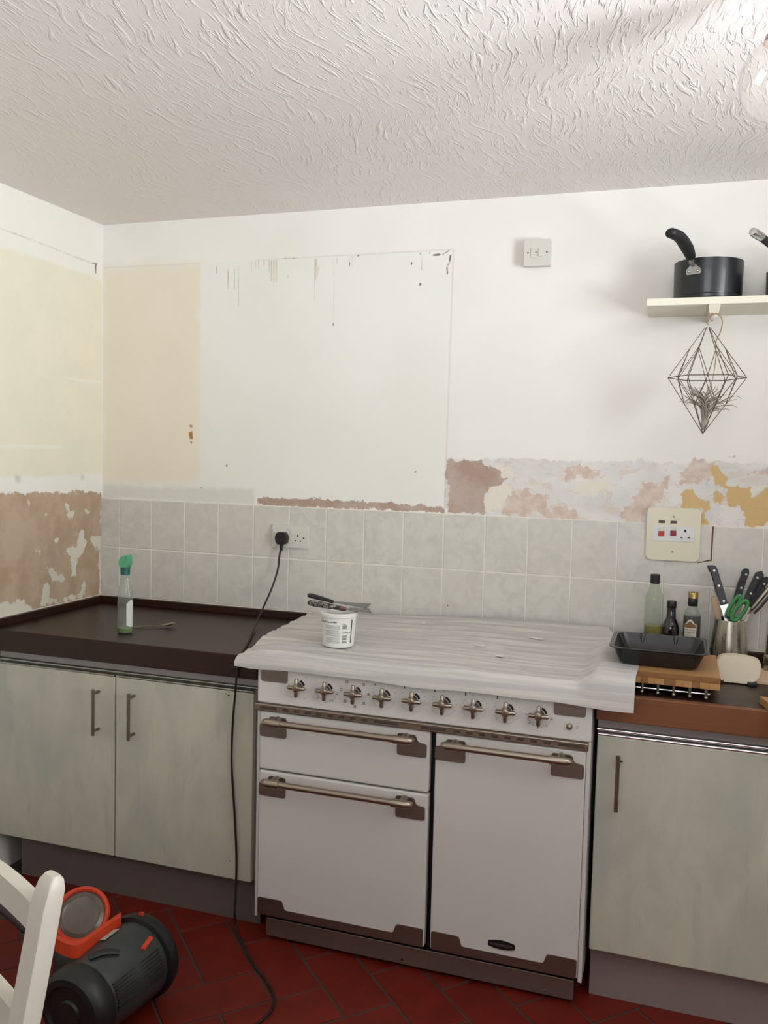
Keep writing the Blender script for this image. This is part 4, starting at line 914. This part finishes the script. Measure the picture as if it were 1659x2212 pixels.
b = B(); q0 = at(1582, 1350, 1, -.12); F = in_plane(Vector((q0.x-.01, -.105, TOP+.018)), q0); L_ = .1; b.prism([(0, -.002), (L_, -.009), (L_, .009), (0, .002)], lambda a, c_, h_: F(a, c_, h_), -.001, .001); b.out('blade', M_KN, sci)
# silver utensil at the right
u1, u0 = at(1668, 1262, 1, -.085), at(1622, 1318, 1, -.085); d = (u1-u0).normalized(); ub = at(1598, 1348, 1, -.088)
ut = thing('garlic_press', 'steel tubular-handled utensil leaning out of the pot to the right', 'utensil', Vector((pp.x-.01, -.09, TOP+.02)))
b = B(); b.tube([u0-d*.002, u0+d*.006, u0+d*.03, u1, u1+d*.03], [.004, .0085, .0092, .0098, .006], 14, 3, .75); b.out('grip', MSS, ut)
b = B(); b.tube([Vector((pp.x-.01, -.09, TOP+.02)), ub, u0+d*.01], [.004, .004, .005], 10, 3); b.out('shank', M_STEEL, ut)
b = B(); off = Vector((.011, -.004, -.012)); b.tube([u0+off*.8, u0+d*.03+off, u1+off], [.0035, .0042, .0042], 10); b.out('spring_arm', plain('dark_brown_arm', S(70, 50, 46), .4), ut)

# ------------------------------------------------------------------ other small things at the right end
p = Vector((at(1592, 1477, 2, TOP).x, -.372, TOP+.0005))
cx = at(1593, 1435, 1, -.365)
cbk = thing('cream_block', 'cream rounded block on a small dark foot beside the chopping board', 'block', p)  # rounded cream block, its use not known
ou = [at(1520+u/9.216, 1300+v/9.216, 1, -.372) for u, v in ((218, 1345), (240, 1240), (300, 1140), (385, 1100), (620, 1095), (900, 1135), (1080, 1185), (1148, 1240), (1145, 1380), (1100, 1560), (880, 1650), (620, 1620), (375, 1590), (330, 1530))]
zmin = min(q.z for q in ou); tilt = lambda a, c_, d: Vector((a, d+.28*(c_-TOP), c_))
b = B(); b.prism(rpoly([(q.x, max(q.z, TOP+.004)) for q in ou], .004, 3), tilt, -.340, -.375, .006); b.out('block', plain('cream_plastic', S(214, 202, 178), .45, 0, .04, 12), cbk)
b = B(); f0, f1 = at(1614, 1480, 1, -.37), at(1634, 1480, 1, -.37); b.box(f0.x, f1.x, -.388, -.345, TOP+.0003, TOP+.011, .002); b.out('foot', M_BLACK, cbk)
q = at(1546, 1438, 2, TOP); b = B(); b.prism(rpoly([(q.x-.018, q.y-.04), (q.x+.018, q.y-.04), (q.x+.012, q.y+.012), (q.x-.016, q.y+.012)], .004), lambda a, c_, d: Vector((a, c_, d)), TOP+.0004, TOP+.006, .002)
single(b, 'folded_cloth', plain('dull_red_cloth', S(142, 52, 56), .9, 0, .15, 60), 'sliver of dull red cloth between chopping board and cream block', 'cloth', None, Vector((q.x, q.y, TOP)))
a0, a1 = at(1640, 1470, 2, TOP+.012), at(1700, 1476, 2, TOP+.012); yb = at(1646, 1446, 2, TOP+.012).y
b = B(); b.box(a0.x-.012, a0.x+.17, a0.y, yb+.02, TOP+.0004, TOP+.012, .002)
single(b, 'serving_board', wood('pale_wood_board', S(196, 164, 132), S(216, 188, 158), .5), 'pale wooden board under the pepper mill at the right edge', 'board', None, Vector((a0.x+.08, (a0.y+yb)/2, TOP)))
m0 = at(1652, 1520, 2, TOP+.02); b = B(); b.prism([(m0.x-.006, m0.y+.075), (m0.x+.16, m0.y+.075), (m0.x+.16, m0.y-.07), (m0.x+.035, m0.y-.07)], lambda a, c_, d: Vector((a, c_, d)), TOP+.0004, TOP+.02, .002)
single(b, 'wooden_block', M_BAM, 'golden wooden block cut off by the right frame edge', 'block', None, Vector((m0.x+.08, m0.y, TOP)))
pm_ = at(1672, 1440, 2, TOP+.0125); pm_ = Vector((at(1674, 1400, 1, -.19).x, -.19, TOP+.0128)); hz = at(1660, 1282, 1, -.19).z-pm_.z
pmill = thing('pepper_mill', 'clear and steel pepper mill standing at the right frame edge', 'pepper mill', pm_)
lathe_part(pmill, 'steel_base', MSS, [(0, 0), (.030, 0), (.0315, .004), (.031, .042), (.029, .048)], pm_)
lathe_part(pmill, 'clear_body', thin_glass('mill_acrylic', S(238, 236, 226)), [(.0285, .048), (.028, .06), (.0245, hz-.055), (.0245, hz-.046)], pm_)
lathe_part(pmill, 'peppercorns', plain('peppercorns', S(112, 98, 70), .8, 0, .5, 160), [(0, .05), (.025, .05), (.0245, .062), (.0225, .105), (0, .108)], pm_)
lathe_part(pmill, 'collar', M_BLACK, [(.0252, hz-.046), (.0262, hz-.045), (.0262, hz-.036), (.0252, hz-.035)], pm_)
lathe_part(pmill, 'steel_top', MSS, [(.0245, hz-.035), (.0255, hz-.03), (.024, hz-.01), (.015, hz), (0, hz+.001)], pm_)

# ------------------------------------------------------------------ shelf with pans
M_SHELF = plain('cream_painted_shelf', S(228, 224, 206), .45, 0, .03, 6)
sh = thing('wall_shelf', 'cream painted wall shelf with bracket, holding black pans', 'shelf', (2.6, -.113, 2.0066))
b = B(); b.box(2.1375, 3.1, -.226, -.0005, 2.0066, 2.0290, .002); b.out('board', M_SHELF, sh)
M_BRK = plain('off_white_bracket', S(208, 202, 186), .4)
for bx_ in (2.335, 2.95):
    b = B(); b.box(bx_-.016, bx_+.016, -.232, -.0005, 2.0028, 2.0064, .0008); br = b.out('bracket', M_BRK, sh)
    b = B(); b.prism([(-.232, 2.004), (-.226, 1.962), (-.212, 1.945), (-.0008, 1.985), (-.0008, 2.004)], lambda a, c_, d: Vector((d, a, c_)), bx_-.016, bx_-.0135); b.out('web', M_BRK, br)
    b = B(); b.prism(rpoly([(bx_-.0175, 2.004), (bx_-.012, 1.966), (bx_+.008, 1.966), (bx_+.0175, 2.004)], .003), XZ, -.2325, -.2295); b.out('front_tongue', M_BRK, br)
    if bx_ < 2.5:
        b = B(); b.tube([Vector((bx_-.006+.0055*math.cos(a), -.236, 1.966+.011*math.sin(a))) for a in np.linspace(.6, 5.4, 14)], .0014, 8); b.out('hook', M_STEEL, br)
M_PAN = plain('dark_anodised_pan', S(21, 23, 27), .36, 0, .06, 14, Coat_Weight=.12); M_RUB = plain('soft_black_grip', S(22, 23, 25), .55)
M_CAST = plain('cast_steel_bracket', S(178, 176, 172), .3, .85)
def saucepan(label, c_, r, h, plate_dir, hdl, parts=True):
    c_ = Vector(c_); t = thing('saucepan', label, 'saucepan', c_, 'pans on the wall shelf')
    b = B(); b.lathe([(0, .0005), (r-.004, .0005), (r, .004), (r+.001, .012), (r-.0005, .014), (r+.0005, .018), (r+.002, h-.003), (r+.0025, h), (r, h), (r-.003, .006), (0, .005)], c_, 64); b.out('pan', M_PAN, t)
    return t
pc_ = Vector((at(1529, 620, 1, -.120).x, -.120, 2.0292)); hp = at(1530, 567, 1, -.12).z-pc_.z-.004
sp_ = saucepan('black saucepan with a curved soft grip rising to the left on the shelf', pc_, .1005, hp, None, None)
p_pl = at(1498, 585, 1, -.214)
dirp = Vector((p_pl.x-pc_.x, p_pl.y-pc_.y, 0)).normalized(); tang = Vector((-dirp.y, dirp.x, 0)); base = Vector((pc_.x, pc_.y, p_pl.z))+dirp*.1035
F = lambda a, c2, d: base+dirp*(d-.0035*(a/.02)**2*.6)+tang*a+Vector((0, 0, c2))
b = B(); b.prism(rpoly([(-.0225, -.0115), (.0225, -.0115), (.0225, .0085), (.011, .0105), (.0085, .021), (-.0085, .021), (-.011, .0105), (-.0225, .0085)], .007), F, -.002, .0055, .0015); pl_ = b.out('rivet_plate', M_CAST, sp_)
for a in (-.0145, .0145):
    b = B(); b.sphere(F(a, -.0015, .0055), .0044, 12); b.out('rivet', M_CAST, pl_)
g0, g1, g2, g3, g4 = base+dirp*.004+Vector((0, 0, .016)), at(1493, 557, 1, -.245), at(1484, 535, 1, -.285), at(1468, 512, 1, -.335), at(1449, 503, 1, -.375)
b = B(); b.tube([g0, base+dirp*.016+Vector((0, 0, .02)), g1, g1+(g2-g1)*.25], [.0085, .0075, .007, .007], 12, 3, .6); b.out('handle_shank', M_CAST, sp_)
b = B(); b.tube([g1-(g2-g1)*.02, g1+(g2-g1)*.12, g2, g3, g4, g4+(g4-g3)*.22], [.008, .0150, .0192, .0190, .0176, .006], 16, 5, .8); b.out('grip', M_RUB, sp_)
p2 = Vector((at(1655, 610, 1, -.112).x+.111, -.112, 2.0292))
s2_ = saucepan('second black pan with steel-tipped handle, at the right end of the shelf', p2, .11, .085, None, None)
h0, h1, h2 = at(1672, 535, 1, -.30), at(1643, 511, 1, -.36), at(1629, 502, 1, -.385)
b = B(); b.tube([p2+Vector((-.03, -.107, .06)), h0+Vector((.02, .06, -.015)), h0, h1], [.007, .009, .0125, .0130], 14, 4, .85); b.out('grip', M_RUB, s2_)
b = B(); b.tube([h1-(h2-h1)*.1, h2, h2+(h2-h1)*.25, h2+(h2-h1)*.3], [.0134, .0134, .0115, .009], 18, 0, .9); b.out('grip_end', M_CHROME, s2_)

# ------------------------------------------------------------------ geometric wire hanger with air plant
M_WIRE = plain('bronze_wire', S(104, 88, 76), .45, .3); M_TWINE = plain('jute_twine', S(168, 138, 110), .9, 0, .2, 200)
hy = -.256; hc = at(1527, 816, 1, hy); hr = (at(1612, 816, 1, hy).x-at(1442, 816, 1, hy).x)/2
zt1 = at(1530, 700, 1, hy).z; zb1 = at(1518, 937, 1, hy).z; bot = Vector((at(1518, 937, 1, hy).x, hy, zb1)); topp = Vector((at(1529, 700, 1, hy).x, hy, zt1))
hm = thing('wire_terrarium', 'faceted bronze wire hanger below the shelf bracket', 'hanging planter', hc)
ring = [hc+Vector((hr*math.cos(a), hr*math.sin(a)*.98, 0)) for a in (k*PI/3 for k in range(6))]
upn = [ring[k]+(topp-ring[k])*.55 for k in range(6)]; lon = [ring[k]+(bot-ring[k])*.476 for k in range(6)]
mids = [(ring[k]+ring[(k+1) % 6])/2 for k in range(6)]
def wires(name, segs, r=.00125):
    for a, c2 in segs:
        b = B(); b.tube([a, c2], r, 6); b.out(name, M_WIRE, hm)
wires('ring_wire', [(ring[k], ring[(k+1) % 6]) for k in range(6)], .0014)
wires('upper_wire', [(ring[k], topp+(ring[k]-topp).normalized()*.012) for k in range(6)])
wires('upper_brace', [(upn[k], mids[(k+e) % 6]) for k in range(6) for e in (-1, 0)], .0011)
wires('lower_wire', [(ring[k], bot) for k in range(6)])
wires('lower_brace', [(lon[k], mids[(k+e) % 6]) for k in range(6) for e in (-1, 0)], .0011)
b = B(); b.tube([(2.329, -.236, 1.976), topp+Vector((-.004, .004, .004)), topp+Vector((.008, -.004, .022)), at(1548, 678, 1, hy), at(1560, 690, 1, hy), at(1557, 715, 1, hy), at(1546, 740, 1, hy), at(1547, 765, 1, hy), at(1543, 800, 1, hy), at(1536, 835, 1, hy)], [.0016]*8+[.0011, .0006], 6, 4); b.out('twine', M_TWINE, hm)
M_AIR = plain('grey_air_plant_leaf', S(172, 163, 150), .7, 0, .15, 60)
ab = Vector((bot.x+.002, hy, zb1+.018))
ap = thing('air_plant', 'grey spidery air plant in the wire hanger', 'plant', ab)
b = B(); b.tube([ab-Vector((0, 0, .006)), ab+Vector((.001, 0, .006)), ab+Vector((.003, 0, .018)), ab+Vector((.005, 0, .032))], [.005, .010, .011, .005], 12, 4); b.out('bulb', M_AIR, ap)
rl = random.Random(5); nl = 0
ends = [(1478, 835), (1484, 822), (1492, 840), (1500, 835), (1474, 852), (1486, 850), (1505, 848), (1512, 838), (1538, 815), (1537, 832), (1552, 830), (1570, 852), (1592, 862), (1603, 862), (1592, 880), (1578, 885), (1576, 890), (1552, 893), (1560, 875), (1545, 850), (1530, 845), (1520, 850), (1468, 868), (1490, 870), (1566, 842)]
for eu, ev in ends+[(rl.randint(1478, 1570), rl.randint(825, 880)) for _ in range(20)]:
    e = at(eu, ev, 1, hy+rl.uniform(-.05, .05)); st = ab+Vector((rl.uniform(-.006, .008), rl.uniform(-.006, .006), rl.uniform(.002, .026)))
    s_ = -1 if e.x < ab.x else 1; m1 = st+(e-st)*.30+Vector((-.010*s_, 0, .020+.014*rl.random())); m2 = st+(e-st)*.72+Vector((.004*s_, 0, .014*rl.random()+.014))
    b = B(); b.tube([st, m1, m2, e], [.0046, .0040, .0024, .0005], 6, 4, .45); b.out('leaf', M_AIR, ap)

# ------------------------------------------------------------------ pendant lamp near the right frame edge
gc = at(1692, 172, 1, -1.25); GR = .078
pd = thing('pendant_lamp', 'clear glass globe pendant hanging by the ceiling at upper right', 'pendant lamp', gc)
a_ = np.linspace(-PI/2, PI/2-.42, 22)
b = B(); b.lathe([(GR*math.cos(x), GR*math.sin(x)) for x in a_], gc, 48, None, 1, 1, False, False); b.out('glass_globe', thin_glass('clear_globe_glass', S(246, 244, 244), .05, .8), pd)
b = B(); b.lathe([(.036, GR*.86), (.038, GR*.9), (.034, GR*1.05), (.02, GR*1.25), (.008, GR*1.32), (0, GR*1.33)], gc, 28); b.out('lamp_cap', plain('dull_rose_metal_cap', S(150, 128, 124), .4, .5), pd)
b = B(); b.cyl(gc+Vector((0, 0, GR*1.3)), Vector((gc.x, gc.y, ZC-.012)), .003, 8); b.out('cord', M_WPL, pd)
b = B(); b.lathe([(.045, ZC-gc.z-.001), (.045, ZC-gc.z-.012), (.03, ZC-gc.z-.02), (0, ZC-gc.z-.021)], gc, 28); b.out('ceiling_rose', M_WPL, pd)
nt = NT('lit_bulb'); f = nt.noise(nt.coord(), 10, 2); nt.set(Base_Color=S(250, 246, 230), Roughness=.3, Emission_Color=(1, .95, .86, 1), Emission_Strength=nt.rng(f, 0, 1, 22.0, 25.0))
b = B(); b.lathe([(0, -.042), (.014, -.040), (.024, -.028), (.028, -.010), (.024, .010), (.015, .03), (.013, .06), (0, .066)], gc, 28); b.out('bulb', nt.m, pd)

# ------------------------------------------------------------------ cylinder vacuum cleaner
def cat(pts, t):
    n2 = len(pts)-1; i = min(int(t*n2), n2-1); f_ = t*n2-i; p0, p1, p2, p3 = pts[max(i-1, 0)], pts[i], pts[i+1], pts[min(i+2, n2)]
    return .5*((2*p1)+(p2-p0)*f_+(2*p0-5*p1+4*p2-p3)*f_*f_+(3*p1-p0-3*p2+p3)*f_**3)
M_VAC = plain('dark_slate_plastic', S(58, 62, 62), .3, 0, .08, 14); M_VACB = plain('black_ribbed_plastic', S(26, 28, 28), .45, 0, .12, 60)
M_ORG = plain('orange_plastic', S(206, 62, 26), .4, 0, .05, 14); M_BIN = plain('grey_clear_bin', S(122, 108, 100), .15, 0, .15, 30, Transmission_Weight=.25)
v0, v1 = at(172, 2172, 2, .115), at(300, 2068, 2, .118)
vax = (v1-v0); VL = vax.length; vax.normalize()
vc = thing('vacuum_cleaner', 'dark grey cylinder vacuum cleaner with orange trim behind the white chair', 'vacuum cleaner', Vector(((v0.x+v1.x)/2, (v0.y+v1.y)/2, 0)))
b = B(); b.lathe([(0, .0), (.080, .0), (.088, .02), (.097, .06), (.104, .12), (.106, VL-.03), (.104, VL), (0, VL)], v0, 48, vax); b.out('barrel', M_VAC, vc)
b = B(); b.lathe([(.100, VL-.012), (.116, VL-.006), (.118, VL+.010), (.112, VL+.030), (.090, VL+.052), (.055, VL+.066), (0, VL+.072)], v0, 48, vax); b.out('motor_cover', M_VACB, vc)
b = B(); b.lathe([(0, -.042), (.030, -.042), (.034, -.036), (.066, -.036), (.072, -.042), (.088, -.040), (.099, -.028), (.104, -.006), (.104, .014), (.098, .022), (.06, .022)], v0, 48, vax); wh = b.out('rear_wheel', M_VACB, vc)
up3 = Vector((0, 0, 1)); side = vax.cross(up3).normalized()   # points to +x side
def vp(a, ang, r): return v0+vax*a+(up3*math.cos(ang)+side*math.sin(ang))*r
for i in range(9):
    ang = .95+i*.085; b = B(); b.tube([vp(.035, ang, .094), vp(VL-.06, ang, .1055), vp(VL-.03, ang, .1065)], .0026, 8); b.out('rib', M_VACB, vc)
b = B(); b.tube([vp(.045, -.10, .099), vp(.075, .12, .104), vp(.10, .42, .106)], [.010, .0125, .009], 12, 4, .5); b.out('pedal', M_VACB, vc)
b = B(); b.tube([vp(VL-.075, .72, .107), vp(VL-.03, .62, .109)], [.0075, .0075], 10, 0, .5); b.out('orange_switch', M_ORG, vc, label='small orange switch')
b = B(); b.tube([vp(VL+.006, .0, .119), vp(VL+.014, .0, .118)], [.008, .006], 14); b.out('orange_button', M_ORG, vc, label='round orange button')
b = B(); V = [[vp(a, ang, .1068) for ang in np.linspace(-.42, -.20, 5)] for a in (VL-.115, VL-.055)]; b.rings(V, closed=False); b.out('rating_sticker', plain('off_white_sticker', S(178, 174, 162), .6), vc, 180)
bc = at(176, 1976, 2, .215); bn = Vector((.32, -.62, .72)).normalized()
b = B(); b.lathe([(0, -.17), (.055, -.17), (.062, -.15), (.066, -.03), (.066, 0), (.052, .005), (.046, .002), (0, .003)], bc, 40, bn); b.out('dust_bin', M_BIN, vc)
b = B(); rg = [bc+(Vector((0, 0, 1)).rotation_difference(bn) @ Vector((.0705*math.cos(a), .0705*math.sin(a), .002))) for a in np.linspace(0, 2*PI, 41)]; b.tube(rg, .0072, 8); b.out('bin_rim', M_ORG, vc, label='orange rim of the dust bin')
hb = [at(u, v, 2, z) for u, v, z in ((100, 2022, .20), (120, 2038, .205), (145, 2050, .21), (165, 2053, .213), (185, 2044, .215), (225, 2015, .22), (262, 1990, .222))]
hb = [cat(hb, i/23) for i in range(24)]
b = B(); V = []
for q in hb: V.append([q+Vector((.000, .000, .014)), q+Vector((.004, -.006, -.018)), q+Vector((-.010, .012, -.018)), q+Vector((-.014, .018, .014))])
b.rings(V); b.out('carry_handle', M_ORG, vc, label='broad orange carrying handle')
b = B(); b.lathe([(0, 0), (.075, 0), (.082, .02), (.078, .10), (.05, .135), (0, .14)], Vector((bc.x-.02, bc.y+.035, .012)), 32); b.out('bin_housing', M_VAC, vc)
hs = [at(u, v, 2, z) for u, v, z in ((95, 2040, .12), (70, 2015, .17), (45, 1990, .19), (15, 1965, .19), (-25, 1945, .17), (-70, 1950, .10), (-110, 1985, .025))]
b = B(); n_ = 90
pts = [cat(hs, i/(n_-1)) for i in range(n_)]; b.tube(pts, [.0165 if i % 2 else .0185 for i in range(n_)], 14); b.out('hose', plain('grey_ribbed_hose', S(58, 56, 58), .5), vc, 80)
b = B(); b.tube([at(88, 2032, 2, .14), at(62, 2006, 2, .185)], [.022, .0215], 16); b.out('hose_cuff', M_VACB, vc)

# ------------------------------------------------------------------ white ladder-back chair
M_CHAIR = plain('white_painted_wood', S(206, 201, 189), .4, 0, .03, 8)
ct = Vector((1.410, -2.047, .907)); cr_ = Vector((-.95, .31, 0)).normalized(); cn = Vector((.31, .95, 0)).normalized()
WCH = .40; SEATZ = .45
foot_back = ct-cn*.165; foot_back.z = 0
ch = thing('dining_chair', 'white painted ladder-back chair in the lower left foreground', 'chair', Vector((ct.x, ct.y, 0))+cr_*WCH/2-cn*.32)
def post_centre(z):                                 # back post line: upright to the seat, then leaning back
    if z <= SEATZ: return ct-cn*.100-cn*.02*(1-z/SEATZ)*(-1)
    t = (z-SEATZ)/(ct.z-SEATZ); return ct-cn*.100*max(0, 1-t)**1.05
def post(off):
    b = B(); rows_ = []
    for z in (0.0, .2, SEATZ, .55, .65, .75, .82, .866):
        c_ = post_centre(z)+off; c_.z = z; w1, w2 = .0185, .0165
        q = rrect(0, 0, w1, w2, .005, 0, 2); rows_.append([c_+cr_*p_.x+cn*p_.y for p_ in q])
    for t, sh_ in ((.886, .92), (.900, .72), (.907, .38)):     # rounded top, sloping to the front
        c_ = post_centre(t)+off+cn*.002; c_.z = t; q = rrect(0, 0, .0185*(.5+.5*sh_), .0165*sh_, .004, 0, 2); rows_.append([c_+cr_*p_.x+cn*p_.y for p_ in q])
    b.rings(rows_); return b
for off in (Vector((0, 0, 0)), cr_*WCH): post(off).out('back_post', M_CHAIR, ch)
for zc, hgt in ((.842, .046), (.697, .046), (.560, .046)):
    b = B(); V = []
    for i in range(17):
        t = i/16; arch = .010*math.sin(PI*t); bow = .018*math.sin(PI*t)
        z = zc+arch; c_ = post_centre(zc)+cr_*(WCH*t)+cn*(bow); c_.z = z
        hh_ = hgt/2; V.append([c_+cn*.011+Vector((0, 0, hh_)), c_-cn*.011+Vector((0, 0, hh_)), c_-cn*.011-Vector((0, 0, hh_)), c_+cn*.011-Vector((0, 0, hh_))])
    b.rings(V); bmesh.ops.bevel(b.bm, geom=[e for e in b.bm.edges if e.calc_length() < 1], offset=.002, segments=1, affect='EDGES') if False else None
    b.out('back_rail', M_CHAIR, ch)
b = B(); sc_ = Vector((ct.x, ct.y, 0))+cr_*WCH/2-cn*.345
b.rings([[sc_+cr_*p_.x+cn*p_.y+Vector((0, 0, z)) for p_ in rrect(0, 0, .205*k2, .20*k2, .03, 0)] for z, k2 in ((SEATZ-.012, .98), (SEATZ-.008, 1), (SEATZ+.008, 1), (SEATZ+.013, .98))]); b.out('seat', M_CHAIR, ch)
for s_ in (-.17, .17):
    b = B(); q = sc_+cr_*s_-cn*.165; b.tube([q, q+Vector((0, 0, SEATZ-.012))], [.015, .019], 4); b.out('front_leg', M_CHAIR, ch)
for s_ in (-.17, .17):
    b = B(); q = sc_+cr_*s_*1.12; b.tube([q-cn*.165+Vector((0, 0, .2)), q+cn*.175+Vector((0, 0, .2))], .009, 8); b.out('stretcher', M_CHAIR, ch)
